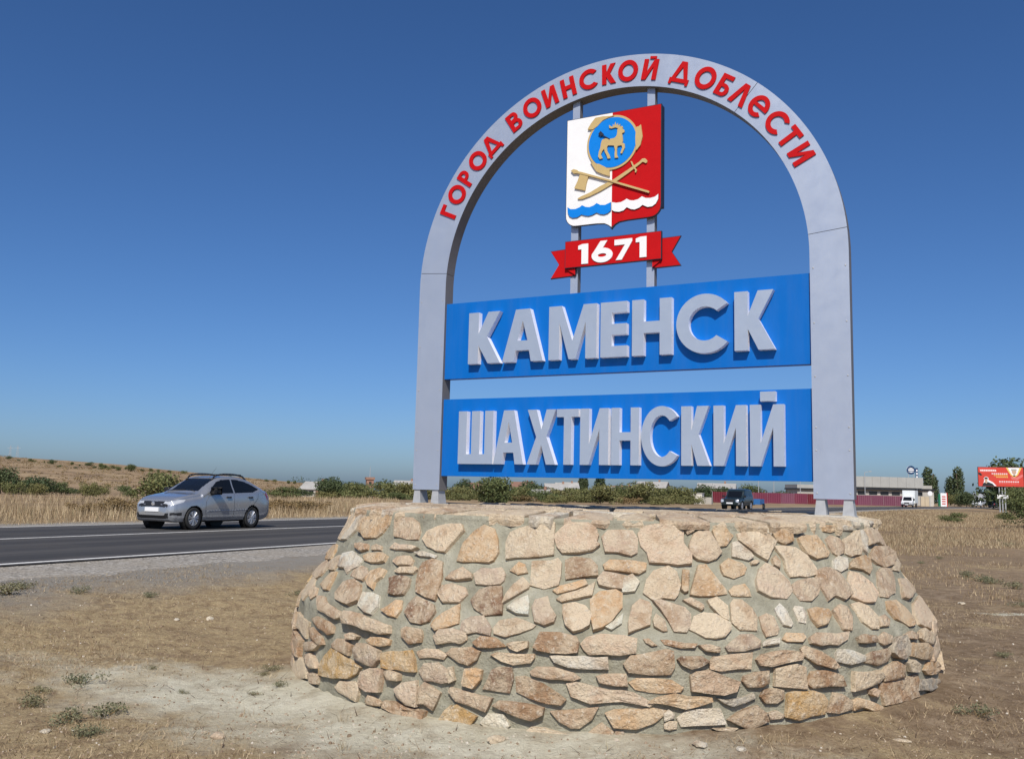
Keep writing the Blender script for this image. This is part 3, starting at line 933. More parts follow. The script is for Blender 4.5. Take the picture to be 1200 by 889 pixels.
# legs run a little way into the bend; sheet joints are 4 mm gaps
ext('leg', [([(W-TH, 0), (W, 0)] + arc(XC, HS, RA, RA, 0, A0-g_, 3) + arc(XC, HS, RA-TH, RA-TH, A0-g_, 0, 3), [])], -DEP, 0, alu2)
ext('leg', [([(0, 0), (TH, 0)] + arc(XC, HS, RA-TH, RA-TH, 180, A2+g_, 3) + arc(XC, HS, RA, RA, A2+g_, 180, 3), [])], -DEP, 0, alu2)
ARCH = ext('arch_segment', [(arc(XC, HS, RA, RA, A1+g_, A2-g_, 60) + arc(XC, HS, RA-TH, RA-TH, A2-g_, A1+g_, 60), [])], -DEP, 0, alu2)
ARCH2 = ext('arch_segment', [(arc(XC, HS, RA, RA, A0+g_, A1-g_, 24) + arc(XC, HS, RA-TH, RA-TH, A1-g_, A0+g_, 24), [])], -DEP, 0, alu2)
# inner frame that closes the sheet joints
ext('arch_core', [(arc(XC, HS, RA-.012, RA-.012, 2, 178, 60) + arc(XC, HS, RA-TH+.012, RA-TH+.012, 178, 2, 60), [])], -DEP+.012, -.012, [M['black'], M['black']])
# rivets along the edges of the sheets
mb = MB(); mb.lathe([(0.0001, -.004), (.006, -.003), (.008, 0)], 'Y', 8)
riv = mb.data('rivet', M['steel'])
for x in (.03, TH-.03, W-TH+.03, W-.03):
    for k, u in enumerate((.05, .42, .62, 1.07, 1.55, 2.05)):
        put('rivet', riv, SIGN, (x, -.0005, u + DZ))
# feet: flared steel brackets standing on the slabs
def foot(x0, x1):
    xm = (x0+x1)/2
    mb = MB()
    for y0 in (-0.0, ):
        b0, t0 = DZ*0 - .02, DZ - .002
        w = (x1-x0)/2
        V = [(xm-w*1.5, .005, b0), (xm+w*1.5, .005, b0), (xm+w*1.5, DEP+.01, b0), (xm-w*1.5, DEP+.01, b0),
             (xm-w, .012, t0), (xm+w, .012, t0), (xm+w, DEP-.012, t0), (xm-w, DEP-.012, t0)]
        mb.add(V, [(0,3,2,1),(4,5,6,7),(0,1,5,4),(1,2,6,5),(2,3,7,6),(3,0,4,7)])
    mb.box((xm-w*1.7, -.02, b0-.005), (xm+w*1.7, DEP+.03, b0+.03))
    mb.build('foot', M['steel'], SIGN)
foot(.015, .085); foot(TH-.09, TH-.02); foot(W-TH+.02, W-TH+.09); foot(W-.085, W-.015)

# ---- lettering
def K_(w, h, s): return [([(0,0),(s,0),(s,.36*h),(w-1.22*s,0),(w,0),(s+.58*(w-s)*.62+.02*w,.52*h),(w*.97,h),(w*.97-1.15*s,h),(s,.585*h),(s,h),(0,h)],[])]
def A_(w, h, s):
    sl = s*1.02; t = s*.62; b = .215*h; d = .40*h
    ex = lambda y: (w/2 - t)*y/h         # outer edge at height y
    inn = lambda y: sl + (w/2-t*.15 - sl)*y/(h*.83)
    return [([(0,0),(sl,0),(inn(b),b),(w-inn(b),b),(w-sl,0),(w,0),(w/2+t,h),(w/2-t,h)], [[(inn(d),d),(w-inn(d),d),(w/2+.002,h*.83-.06*h),(w/2-.002,h*.83-.06*h)]])]
def L_(w, h, s):
    t = s*.6
    return [([(0,0),(s*1.05,0),(w/2,h*.74),(w-s*1.05,0),(w,0),(w/2+t,h),(w/2-t,h)],[])]
def M_(w, h, s): return [([(0,0),(s,0),(s,.68*h),(w/2-.32*s,0),(w/2+.32*s,0),(w-s,.68*h),(w-s,0),(w,0),(w,h),(w-1.2*s,h),(w/2,.34*h),(1.2*s,h),(0,h)],[])]
def E_(w, h, s):
    k = s*.92
    return [([(0,0),(w,0),(w,k),(s,k),(s,(h-k)/2),(w*.98,(h-k)/2),(w*.98,(h+k)/2),(s,(h+k)/2),(s,h-k),(w,h-k),(w,h),(0,h)],[])]
def H_(w, h, s):
    k = s*.95
    return [([(0,0),(s,0),(s,(h-k)/2),(w-s,(h-k)/2),(w-s,0),(w,0),(w,h),(w-s,h),(w-s,(h+k)/2),(s,(h+k)/2),(s,h),(0,h)],[])]
def C_(w, h, s, op=40):
    rx = w*.56; cx = rx
    o = h*.015
    return [(arc(cx, h/2, rx, h/2+o, op, 360-op, 40) + arc(cx, h/2, rx-s, h/2+o-s, 360-op-6, op+6, 40), [])]
def SH_(w, h, s):
    g2 = (w-3*s)/2; k = s*1.05
    return [([(0,0),(w,0),(w,h),(w-s,h),(w-s,k),(s+g2+s,k),(s+g2+s,h),(s+g2,h),(s+g2,k),(s,k),(s,h),(0,h)],[])]
def X_(w, h, s):
    e = s*1.15
    return [([(0,0),(e,0),(w/2,h*.36),(w-e,0),(w,0),(w/2+e*.56,h*.5),(w,h),(w-e,h),(w/2,h*.64),(e,h),(0,h),(w/2-e*.56,h*.5)],[])]
def T_(w, h, s):
    c = w*.5
    return [([(c-s/2,0),(c+s/2,0),(c+s/2,h-s*.98),(w,h-s*.98),(w,h),(0,h),(0,h-s*.98),(c-s/2,h-s*.98)],[])]
def I_(w, h, s): return [([(0,0),(s*.98,0),(w-s,.63*h),(w-s,0),(w,0),(w,h),(w-s*.98,h),(s,.37*h),(s,h),(0,h)],[])]
def J_(w, h, s): return I_(w, h, s) + [(rect(w*.31, h*1.055, w*.76, h*1.055+s*.92), [])]
def G_(w, h, s): return [([(0,0),(s,0),(s,h-s*.95),(w,h-s*.95),(w,h),(0,h)],[])]
def O_(w, h, s):
    e = h*.03
    return [(arc(w/2, h/2, w/2, h/2+e, 0, 351, 39), [arc(w/2, h/2, w/2-s, h/2+e-s, 0, 351, 39)])]
def R_(w, h, s):
    r = h*.3; y = h-r
    return [([(0,0),(s,0),(s,h-2*r)] + arc(w-r, y, r, r, -90, 90, 14) + [(0,h)], [[(s,h-2*r+s*.8)] + arc(w-r, y, r-s*.85, r-s*.8, -90, 90, 12) + [(s,h-s*.8)]])]
def V_(w, h, s):
    r1 = h*.29; r2 = h*.25
    y1 = r1; y2 = h-r2; mid = 2*r1
    return [([(0,0)] + arc(w-r1, y1, r1, r1, -90, 62, 12) + arc(w-r2-.06*w, y2, r2, r2, -50, 90, 12) + [(0,h)],
             [[(s,s*.8)] + arc(w-r1, y1, r1-s*.9, r1-s*.78, -90, 90, 10) + [(s,mid-s*.8)], [(s,h-2*r2+s*.62)] + arc(w-r2-.06*w, y2, r2-s*.88, r2-s*.78, -80, 90, 10) + [(s,h-s*.8)]])]
def B_(w, h, s):
    r = h*.29; k = s*.9
    return [([(0,0)] + arc(w-r, r, r, r, -90, 90, 14) + [(s,2*r),(s,h-k),(w*.92,h-k),(w*.92,h),(0,h)], [[(s,k*.85)] + arc(w-r, r, r-s*.9, r-k*.85, -90, 90, 12) + [(s,2*r-k*.85)]])]
def D_(w, h, s):
    f = h*.11; k = s*.85
    return [([(0,-f),(s*.62,-f),(s*.62,0),(w-s*.62,0),(w-s*.62,-f),(w,-f),(w,k),(w-.09*w,k),(w/2+s*.62,h),(w/2-s*.62,h),(.09*w,k),(0,k)], [[(w*.27,k),(w*.73,k),(w/2,h*.74)]])]
def e_(w, h, s):
    k = s*.42; cy = h/2; ri = w/2-s; hi = h/2-s*.9
    top = [(w/2+math.copysign(1,1)*0, 0)]
    o = arc(w/2, cy, w/2, h/2, -k/h*100, 318, 40)
    i = arc(w/2, cy, ri, hi, 312, 190, 20)
    outer = o + i + [(w*.97, cy-k)]
    hole = arc(w/2, cy, ri, hi, 18, 162, 14)
    return [(outer, [hole])]
def one_(w, h, s): return [([(w-s,0),(w,0),(w,h),(w-s*.9,h),(0,h*.93),(0,h*.93-s*.55),(w-s,h*.93-s*.55)],[])]
def six_(w, h, s):
    r = h*.34
    return [([(w*.42,h),(w*.75,h),(w*.52,h*.655)] + arc(w/2, r, w/2, r, 80, -195, 34) + [(w*.12,h*.56)], [arc(w/2, r, w/2-s*.95, r-s*.82, 0, 348, 29)])]
def seven_(w, h, s): return [([(w*.08,0),(w*.42,0),(w,h*.86),(w,h),(0,h),(0,h-s*.78),(w*.6,h-s*.78)],[])]
GL = dict(zip('КАМЕНСШХТИЙГОРВБДЛе167', [K_,A_,M_,E_,H_,C_,SH_,X_,T_,I_,J_,G_,O_,R_,V_,B_,D_,L_,e_,one_,six_,seven_]))

PF = -0.035                     # the blue panels sit a little behind the front sheet
def panel(y0, y1):
    return ext('name_panel', [(rect(TH+.002, y0, W-TH-.002, y1), [])], PF-.10, PF, [M['blue'], M['blue']])
P1 = panel(1.188, 2.014); P2 = panel(.150, .968)
lm = [M['letter_face'], M['letter_side']]
for ch, x0, x1, s in (('К',.665,1.050,.120),('А',1.074,1.543,.132),('М',1.608,2.130,.118),('Е',2.172,2.448,.118),('Н',2.501,2.898,.118),('С',2.944,3.436,.120),('К',3.496,3.862,.122)):
    ext('letter', GL[ch](x1-x0, .548, s), PF, PF+.072, lm, P1, x0, DZ+1.329)
for ch, x0, x1, s in (('Ш',.575,.990,.098),('А',1.000,1.345,.094),('Х',1.388,1.702,.088),('Т',1.715,1.950,.080),('И',1.969,2.266,.094),('Н',2.296,2.578,.084),('С',2.601,2.96,.088),('К',2.993,3.262,.096),('И',3.298,3.597,.094),('Й',3.630,3.930,.094)):
    ext('letter', GL[ch](x1-x0, .552, s), PF, PF+.072, lm, P2, x0, DZ+.277)
# red letters round the arch
AL = [('Г',155.6,.115),('О',149.9,.212),('Р',144.3,.125),('О',138.1,.212),('Д',131.9,.205),('В',122.2,.145),('О',115.6,.212),('И',109.4,.155),('Н',103.4,.155),('С',97.1,.20),('К',90.8,.15),('О',85.1,.212),('Й',78.6,.155),('Д',69.3,.205),('О',62.1,.212),('Б',56.2,.135),('Л',50.7,.18),('е',44.6,.20),('С',37.9,.20),('Т',32.4,.14),('И',26.8,.155)]
for ch, an, w in AL:
    h, s = .212, .046
    polys = GL[ch](w, h, s) if ch != 'Й' else I_(w, h, s) + [(rect(w*.36, h*1.02, w*.80, h*1.02+.026), [])]
    a = R(an)
    er = Vector((math.cos(a), math.sin(a))); et = Vector((math.sin(a), -math.cos(a)))
    def tr(p):
        v = et*(p[0]-w/2) + er*(p[1] + 1.978)
        return (v.x+XC, v.y+HS)
    polys = [([tr(p) for p in o], [[tr(p) for p in h_] for h_ in hs]) for o, hs in polys]
    ext('letter', polys, 0.0005, .013, [M['red'], M['red']], ARCH2 if an < A1 else ARCH)

# ---- coat of arms on two posts
for x in (1.800, 2.615):
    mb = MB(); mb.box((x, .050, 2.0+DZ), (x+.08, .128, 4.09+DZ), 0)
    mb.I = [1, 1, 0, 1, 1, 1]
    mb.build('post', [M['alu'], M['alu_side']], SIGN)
sx0, sx1, syt, xm = 1.757, 2.781, 3.849, 2.264
left = [(xm, syt), (sx0, syt), (sx0, 2.82)] + [(sx0+.115-.115*math.cos(R(t)), 2.815-.115*math.sin(R(t))) for t in (15,30,45,60,75,90)] + [(2.10,2.698),(2.185,2.690),(2.225,2.670),(2.25,2.645),(xm,2.626)]
right = [(2*xm-p[0] + (sx1+sx0-2*xm)*(abs(p[0]-xm) > .4), p[1]) for p in left]
shape = left + right[::-1][1:-1]
CREST = ext('coat_of_arms', [(shape, [])], -.022, 0.0, [M['navy'], M['navy']])
ext('backing_box', [(rect(sx0+.03, 2.80, sx1-.002, syt-.004), [])], -.095, -.023, [M['navy'], M['navy']], CREST)
def inset(poly, d):
    c = Vector((xm, 3.25)); out = []
    n = len(poly)
    for i in range(n):
        p0, p1, p2 = Vector(poly[i-1]), Vector(poly[i]), Vector(poly[(i+1) % n])
        e1 = (p1-p0).normalized(); e2 = (p2-p1).normalized()
        n1 = Vector((-e1.y, e1.x)); n2 = Vector((-e2.y, e2.x))
        m = (n1+n2); l = m.length
        m = m/l if l > 1e-6 else n1
        k = d/max(.35, m.dot(n1))
        out.append((p1.x+m.x*k, p1.y+m.y*k))
    return out
li = inset(left, .007); ri = inset(right[::-1], .007)
li = [(xm if abs(p[0]-xm) < .03 and (p[1] > 3.8 or p[1] < 2.66) else p[0], p[1]) for p in li]
ri = [(xm if abs(p[0]-xm) < .03 and (p[1] > 3.8 or p[1] < 2.66) else p[0], p[1]) for p in ri]
ext('white_field', [(li, [])], 0.0, .004, [M['white'], M['navy']], CREST)
ext('red_field', [(ri, [])], 0.0, .004, [M['red'], M['navy']], CREST)
CR = {
'deer':[(2.342,3.656),(2.376,3.655),(2.406,3.621),(2.401,3.604),(2.377,3.598),(2.384,3.556),(2.387,3.512),(2.38,3.499),(2.405,3.483),(2.408,3.441),(2.39,3.406),(2.381,3.386),(2.361,3.393),(2.371,3.418),(2.383,3.45),(2.373,3.473),(2.348,3.473),(2.331,3.471),(2.323,3.431),(2.324,3.382),(2.338,3.349),(2.302,3.352),(2.3,3.391),(2.304,3.434),(2.293,3.482),(2.269,3.488),(2.229,3.494),(2.217,3.477),(2.219,3.437),(2.245,3.389),(2.254,3.354),(2.225,3.356),(2.215,3.389),(2.194,3.431),(2.186,3.462),(2.167,3.445),(2.151,3.409),(2.17,3.367),(2.14,3.364),(2.122,3.394),(2.129,3.442),(2.144,3.478),(2.151,3.526),(2.163,3.563),(2.198,3.572),(2.248,3.559),(2.298,3.561),(2.32,3.582),(2.327,3.619),(2.327,3.649)],
'antlers':[(2.236,3.71),(2.259,3.689),(2.277,3.683),(2.278,3.712),(2.293,3.69),(2.304,3.73),(2.315,3.69),(2.331,3.713),(2.334,3.683),(2.36,3.698),(2.351,3.671),(2.378,3.674),(2.388,3.655),(2.347,3.652),(2.307,3.671),(2.262,3.667),(2.239,3.676)],
'arrow':[(2.121,3.629),(2.146,3.659),(2.177,3.625),(2.173,3.613),(2.25,3.559),(2.244,3.552),(2.167,3.607),(2.149,3.603)],
'leaf1':[(1.998,3.704),(2.013,3.731),(2.043,3.771),(2.083,3.815),(2.165,3.816),(2.286,3.801),(2.225,3.793),(2.165,3.774),(2.105,3.72),(2.054,3.694)],
'leaf2':[(2.528,3.644),(2.548,3.643),(2.572,3.66),(2.59,3.532),(2.569,3.449),(2.527,3.4),(2.517,3.467),(2.515,3.535),(2.52,3.611)],
'leaf3':[(2.034,3.351),(2.07,3.331),(2.13,3.317),(2.191,3.279),(2.242,3.242),(2.244,3.174),(2.172,3.204),(2.101,3.243),(2.065,3.297)],
'sabre':[(1.894,2.987),(1.931,3.004),(2.033,3.034),(2.143,3.085),(2.253,3.125),(2.292,3.138),(2.429,3.21),(2.555,3.277),(2.589,3.306),(2.618,3.304),(2.64,3.279),(2.637,3.26),(2.623,3.253),(2.608,3.265),(2.589,3.272),(2.57,3.258),(2.449,3.183),(2.332,3.118),(2.253,3.081),(2.144,3.033),(2.034,2.995),(1.952,2.976),(1.906,2.978)],
'guard':[(2.466,3.298),(2.482,3.29),(2.492,3.263),(2.519,3.216),(2.534,3.193),(2.523,3.17),(2.511,3.179),(2.517,3.197),(2.502,3.214),(2.483,3.25)],
'shaft':[(1.818,3.291),(1.849,3.303),(1.891,3.287),(1.902,3.272),(1.938,3.26),(2.041,3.218),(2.253,3.134),(2.391,3.077),(2.658,2.964),(2.667,2.953),(2.658,2.942),(2.634,2.953),(2.382,3.059),(2.243,3.119),(2.041,3.198),(1.886,3.255),(1.85,3.257)],
'axe':[(1.923,3.249),(2.015,3.212),(1.991,3.137),(1.977,3.061),(1.925,3.078),(1.858,3.099),(1.893,3.17)],
'bwave':[(1.783,2.91),(1.82,2.884),(1.872,2.88),(1.918,2.893),(1.945,2.911),(1.984,2.888),(2.025,2.88),(2.075,2.893),(2.105,2.913),(2.146,2.888),(2.196,2.882),(2.259,2.903),(2.26,2.817),(2.227,2.792),(2.187,2.784),(2.147,2.792),(2.107,2.813),(2.057,2.794),(2.016,2.789),(1.975,2.799),(1.94,2.813),(1.894,2.789),(1.842,2.789),(1.806,2.81),(1.787,2.851)],
'wwave':[(2.27,2.901),(2.315,2.889),(2.364,2.889),(2.403,2.903),(2.427,2.917),(2.461,2.896),(2.5,2.889),(2.548,2.897),(2.586,2.92),(2.625,2.898),(2.672,2.892),(2.72,2.899),(2.755,2.923),(2.753,2.872),(2.729,2.828),(2.692,2.805),(2.644,2.804),(2.592,2.832),(2.558,2.808),(2.51,2.795),(2.472,2.804),(2.428,2.829),(2.394,2.8),(2.345,2.792),(2.296,2.803),(2.271,2.82)],

}
dc, dr = (2.268, 3.525), .256
ext('wreath', [(arc(dc[0], dc[1], .276, .285, 0, 355, 71), [])], .004, .016, [M['gold'], M['gold']], CREST)
ext('blue_disc', [(arc(dc[0], dc[1], dr, dr+.006, 0, 355, 71), [])], .0165, .019, [M['blue_disc'], M['blue_disc']], CREST)
for nm, key, f0, f1, mt in (('leaf','leaf1',.006,.023,'gold'),('leaf','leaf2',.006,.023,'gold'),('leaf','leaf3',.006,.023,'gold'),
        ('deer','deer',.0195,.033,'gold'),('antlers','antlers',.0195,.031,'gold'),('arrow','arrow',.0195,.036,'navy'),
        ('sabre','sabre',.0045,.018,'gold'),('sabre_guard','guard',.0045,.021,'gold'),('axe_shaft','shaft',.0045,.026,'gold'),('axe_blade','axe',.0045,.022,'gold'),
        ('wave','bwave',.0045,.016,'blue_disc'),('wave','wwave',.0045,.016,'white')):
    ext(nm, [(CR[key], [])], f0, f1, [M[mt], M['navy'] if mt in ('blue_disc', 'white') else M[mt]], CREST)
# ---- ribbon with the year
RIB = ext('ribbon', [(rect(1.757, 2.271, 2.784, 2.553), [])], -.028, 0.0, [M['navy'], M['navy']])
ext('ribbon_face', [(rect(1.763, 2.277, 2.778, 2.547), [])], 0.0, .003, [M['red'], M['navy']], RIB)
for pts in ([(1.577,2.478),(1.675,2.328),(1.580,2.184),(1.868,2.194),(1.868,2.40),(1.80,2.488)], [(2.968,2.494),(2.876,2.342),(2.968,2.198),(2.681,2.195),(2.681,2.40),(2.75,2.49)]):
    ext('ribbon_tail', [(pts, [])], -.058, -.036, [M['navy'], M['navy']], RIB)
    c_ = (sum(p[0] for p in pts)/6, sum(p[1] for p in pts)/6)
    ext('ribbon_tail_face', [([(c_[0]+(p[0]-c_[0])*.955, c_[1]+(p[1]-c_[1])*.955) for p in pts], [])], -.036, -.033, [M['red'], M['navy']], RIB)
for pts in ([(1.765,2.266),(1.864,2.266),(1.866,2.202)], [(2.683,2.266),(2.780,2.268),(2.684,2.203)]):
    ext('ribbon_fold', [(pts, [])], -.033, -.018, [M['red'], M['navy']], RIB)
for ch, x0, x1, y0, y1, s in (('1',1.908,2.017,2.298,2.505,.072),('6',2.056,2.281,2.294,2.516,.070),('7',2.300,2.486,2.302,2.510,.072),('1',2.524,2.634,2.305,2.514,.070)):
    ext('digit', GL[ch](x1-x0, y1-y0, s), .003, .012, [M['white'], M['white']], RIB, x0, DZ+y0)

# ================================================================ vehicles
def catmull(P, n):
    """P: list of 2D control points, n samples along the open curve"""
    P = [np.array(p, float) for p in P]
    P = [2*P[0]-P[1]] + P + [2*P[-1]-P[-2]]
    segs = len(P)-3; out = []
    for k in range(n):
        t = k*segs/(n-1); i = min(int(t), segs-1); t -= i
        a, b, c, d = P[i:i+4]
        out.append(.5*((2*b) + (c-a)*t + (2*a-5*b+4*c-d)*t*t + (3*b-a-3*c+d)*t**3))
    return out
def inpoly(x, y, P):
    c = False; n = len(P)
    for i in range(n):
        x0, y0 = P[i-1]; x1, y1 = P[i]
        if (y0 > y) != (y1 > y) and x < (x1-x0)*(y-y0)/(y1-y0)+x0: c = not c
    return c
def smooth_interp(T, xs):
    """monotone-ish smooth interpolation through table T"""
    X = np.array([t[0] for t in T]); Y = np.array([t[1] for t in T])
    m = np.gradient(Y, X)
    for i in range(len(X)-1):
        d = (Y[i+1]-Y[i])/(X[i+1]-X[i])
        if abs(d) < 1e-9: m[i] = m[i+1] = 0
        else:
            for k in (i, i+1):
                if m[k]/d < 0: m[k] = 0
                elif m[k]/d > 3: m[k] = 3*d
    out = []
    for x in xs:
        i = int(np.clip(np.searchsorted(X, x)-1, 0, len(X)-2)); h = X[i+1]-X[i]; t = (x-X[i])/h
        out.append((2*t**3-3*t**2+1)*Y[i]+(t**3-2*t**2+t)*h*m[i]+(-2*t**3+3*t**2)*Y[i+1]+(t**3-t**2)*h*m[i+1])
    return np.array(out)

GRANTA = dict(
    L=4.25, belt=[(0,.80),(1.1,.93),(2.4,.955),(3.6,1.0),(4.25,1.02)],
    top=[(0,.48),(.015,.60),(.05,.70),(.11,.775),(.22,.83),(.7,.94),(1.12,1.015),(1.5,1.225),(1.86,1.40),(2.1,1.455),(2.5,1.475),(3.0,1.44),(3.4,1.335),(3.75,1.175),(3.97,1.085),(4.10,1.06),(4.17,1.0),(4.22,.86),(4.25,.66)],
    bot=[(0,.38),(.03,.30),(.09,.235),(.25,.205),(.7,.19),(3.6,.20),(4.0,.25),(4.18,.32),(4.25,.46)],
    wid=[(0,.50),(.03,.60),(.1,.70),(.25,.775),(.6,.835),(1.2,.85),(3.2,.85),(3.8,.815),(4.1,.755),(4.2,.70),(4.25,.62)],
    roofw=.66, wheels=(.80, 3.276), wr=.302,
    win=[[(1.36,.985),(2.40,1.0),(2.40,1.378),(2.06,1.365),(1.86,1.315)],[(2.47,1.0),(3.30,1.03),(3.58,1.115),(3.36,1.235),(3.02,1.335),(2.70,1.375),(2.47,1.38)]],
    wsx=(1.20, 1.83), rgx=(3.12, 3.90))
BOXY = dict(
    L=3.75, belt=[(0,.82),(1.1,.92),(3.75,.95)],
    top=[(0,.62),(.02,.78),(.08,.86),(.3,.90),(1.05,.96),(1.3,1.18),(1.52,1.48),(1.75,1.58),(2.4,1.62),(3.2,1.58),(3.45,1.45),(3.62,1.0),(3.75,.7)],
    bot=[(0,.42),(.05,.34),(.3,.30),(3.4,.32),(3.75,.5)],
    wid=[(0,.70),(.06,.76),(.3,.82),(3.4,.82),(3.65,.78),(3.75,.70)],
    roofw=.80, wheels=(.72, 2.92), wr=.34,
    win=[[(1.36,.99),(2.25,.99),(2.25,1.44),(1.62,1.44)],[(2.33,.99),(3.32,1.0),(3.26,1.42),(2.33,1.44)]],
    wsx=(1.10, 1.52), rgx=(3.46, 3.58))

def make_car(P, name, loc, rz, label, cat, paintm, detail=1.0, rails=False, group=None, plain=False):
    """car along local +X nose at x=0 ... tail at L, left side at -Y; origin on the ground below the middle"""
    L = P['L']; x0 = L/2
    root = empty(name, loc, rz, label, cat, group)
    NX = int(120*detail); NV = int(46*detail)
    u = np.linspace(0, 1, NX)
    xs = L*(u - .55*np.sin(2*np.pi*u)/(2*np.pi))     # denser at both ends
    top = smooth_interp(P['top'], xs); bot = smooth_interp(P['bot'], xs); wid = smooth_interp(P['wid'], xs); belt = smooth_interp(P['belt'], xs)
    ring = []
    for x, zt, zb, w, bl in zip(xs, top, bot, wid, belt):
        gh = float(np.clip((zt-(bl+.05))/.40, 0, 1)); gh = gh*gh*(3-2*gh)
        zs = min(bl, zb+(zt-zb)*.78)
        ye = w*(.86*(1-gh)+P['roofw']*1.06*gh); ze = zt-.035-.03*gh
        C = [(0,zb),(w*.80,zb),(w*.955,zb+(zs-zb)*.14),(w,zb+(zs-zb)*.55),(w*.972,zs),(ye*(.5+.5*gh)+w*.93*(.5-.5*gh),zs+(ze-zs)*(.55 if gh < .5 else .6)) if gh < .02 else (w*.965*(1-.55*gh)+ye*.55*gh,zs+(ze-zs)*.55),(ye,ze),(ye*.82,zt-.010),(0,zt)]
        ring.append(catmull(C, NV))
    ring = np.array(ring)                             # NX, NV, 2
    V = []
    for i in range(NX):
        for s in (1, -1):
            for k in range(NV): V.append((xs[i]-x0, s*ring[i,k,0], ring[i,k,1]))
    V = np.array(V)
    groups = {}
    def put_f(key, f): groups.setdefault(key, []).append(f)
    def surf_y(x, z):
        i = int(np.clip(np.searchsorted(xs, x), 1, NX-1))
        col = ring[i]; half = col[3:]
        d = np.abs(half[:,1]-z); k = int(np.argmin(d))
        return float(half[k,0])
    for i in range(NX-1):
        xm = (xs[i]+xs[i+1])/2
        for si, s in enumerate((1, -1)):
            for k in range(NV-1):
                a = (i*2+si)*NV+k; b = ((i+1)*2+si)*NV+k
                f = (a, b, b+1, a+1) if s > 0 else (a, a+1, b+1, b)
                f = f[::-1]
                y = (ring[i,k,0]+ring[i,k+1,0]+ring[i+1,k,0]+ring[i+1,k+1,0])/4; z = (ring[i,k,1]+ring[i,k+1,1]+ring[i+1,k,1]+ring[i+1,k+1,1])/4
                t = k/(NV-1)
                key = 'body'
                cut = False
                for wx in P['wheels']:
                    if math.hypot(xm-wx, z-P['wr']) < P['wr']+.05 and y > .3: cut = True
                if cut: continue
                if .50 < t < .80 and z > .9:
                    for wi, wp in enumerate(P['win']):
                        if inpoly(xm, z, wp): key = 'side_window%d_%d' % (wi, si)
                if t > .74 and y < wid[i]*P['roofw']*.93+.06*0:
                    if P['wsx'][0] < xm < P['wsx'][1] and y < np.interp(xm, P['wsx'], (wid[i]*.80, wid[i]*.60)): key = 'windshield'
                    if P['rgx'][0] < xm < P['rgx'][1] and y < wid[i]*.58: key = 'rear_window'
                if not plain:
                    if xm < .40 and y < .56 and .60 < z < .75 and t > .2 and xm < .14: key = 'grille'
                    if xm < .25 and y < .60 and .30 < z < .44: key = 'lower_grille'
                    if .05 < xm < .50 and y > .40 and inpoly(xm, z, [(.03,.665),(.12,.655),(.40,.735),(.50,.80),(.28,.80),(.05,.735)]): key = 'headlight_%d' % si
                    if xm < .35 and y > .56 and .385 < z < .455 and xm > .05: key = 'fog_recess_%d' % si
                    if xm > 3.86 and y > .45 and inpoly(xm, z, [(3.88,.985),(4.0,.80),(4.3,.72),(4.3,1.0),(4.10,1.05)]): key = 'taillight_%d' % si
                    if z < .245 and .9 < xm < 3.2 and y > .7: key = 'sill'
                else:
                    if xm < .12 and y < .40 and .62 < z < .80: key = 'grille'
                    if xm < .14 and .46 < y < .74 and .62 < z < .80: key = 'headlight_%d' % si
                    if xm < .18 and .42 < z < .55: key = 'bumper'
                    if xm > L-.3 and y > .55 and .75 < z < .95: key = 'taillight_%d' % si
                put_f(key, f)
    # caps at nose and tail
    for i in (0, NX-1):
        a = (i*2)*NV; b = (i*2+1)*NV
        loop = [a+k for k in range(NV)] + [b+k for k in range(NV-1, -1, -1)]
        groups['body'].append(loop if i else loop[::-1])
    mats = {'body': paintm, 'windshield': M['glass'], 'rear_window': M['glass'], 'grille': M['black'], 'lower_grille': M['black'], 'sill': M['black'], 'bumper': M['chrome']}
    for key, fs in groups.items():
        nm = key.rstrip('0123456789_') if key != 'body' else 'body'
        if key.startswith('side_window'): nm, mt = 'side_window', M['glass']
        elif key.startswith('headlight'): nm, mt = 'headlight', M['lamp']
        elif key.startswith('fog'): nm, mt = 'fog_light_recess', M['black']
        elif key.startswith('taillight'): nm, mt = 'taillight', M['tail']
        else: mt = mats[key]
        ids = sorted({v for f in fs for v in f}); mp = {v: n for n, v in enumerate(ids)}
        o = mk(nm, V[ids].tolist(), [tuple(mp[v] for v in f) for f in fs], mt, root, smooth=True)
        if key == 'body': o.data.polygons[-1].use_smooth = o.data.polygons[-2].use_smooth = False
    wr = P['wr']
    for wx in P['wheels']:
        for s in (1, -1):
            y = s*(max(P['wid'], key=lambda t: t[1])[1]-.11)
            mb = MB(); mb.lathe([(wr*.66,-.085),(wr*.86,-.095),(wr*.97,-.085),(wr,-.05),(wr,.05),(wr*.97,.085),(wr*.86,.095),(wr*.66,.085)], 'Y', 28)
            t = mb.build('wheel', M['rubber'], root, smooth=True, loc=(wx-x0, y, wr))
            mb = MB(); f = .07*s
            mb.lathe([(wr*.68,f*1.15),(wr*.62,f*1.2),(wr*.60,f*.5),(.0001,f*.35)], 'Y', 28)
            for k in range(7):
                a = 2*math.pi*k/7+.2
                for da in (-.16, .16):
                    mb.tube((math.cos(a+da*.4)*.03, f*1.05, math.sin(a+da*.4)*.03), (math.cos(a+da)*wr*.63, f*1.15, math.sin(a+da)*wr*.63), .016, .018, 5, 0)
            mb.tube((0, f*.9, 0), (0, f*1.25, 0), .045, .04, 10)
            mb.build('rim', M['rim'], t)
            # dark wheel housing
            mb = MB(); mb.lathe([(wr+.055,-.10),(wr+.05,.12),(.0001,.12)] if s < 0 else [(wr+.055,.10),(wr+.05,-.12),(.0001,-.12)], 'Y', 24)
            mb.build('wheel_housing', M['black'], root, loc=(wx-x0, y-.02*s, wr))
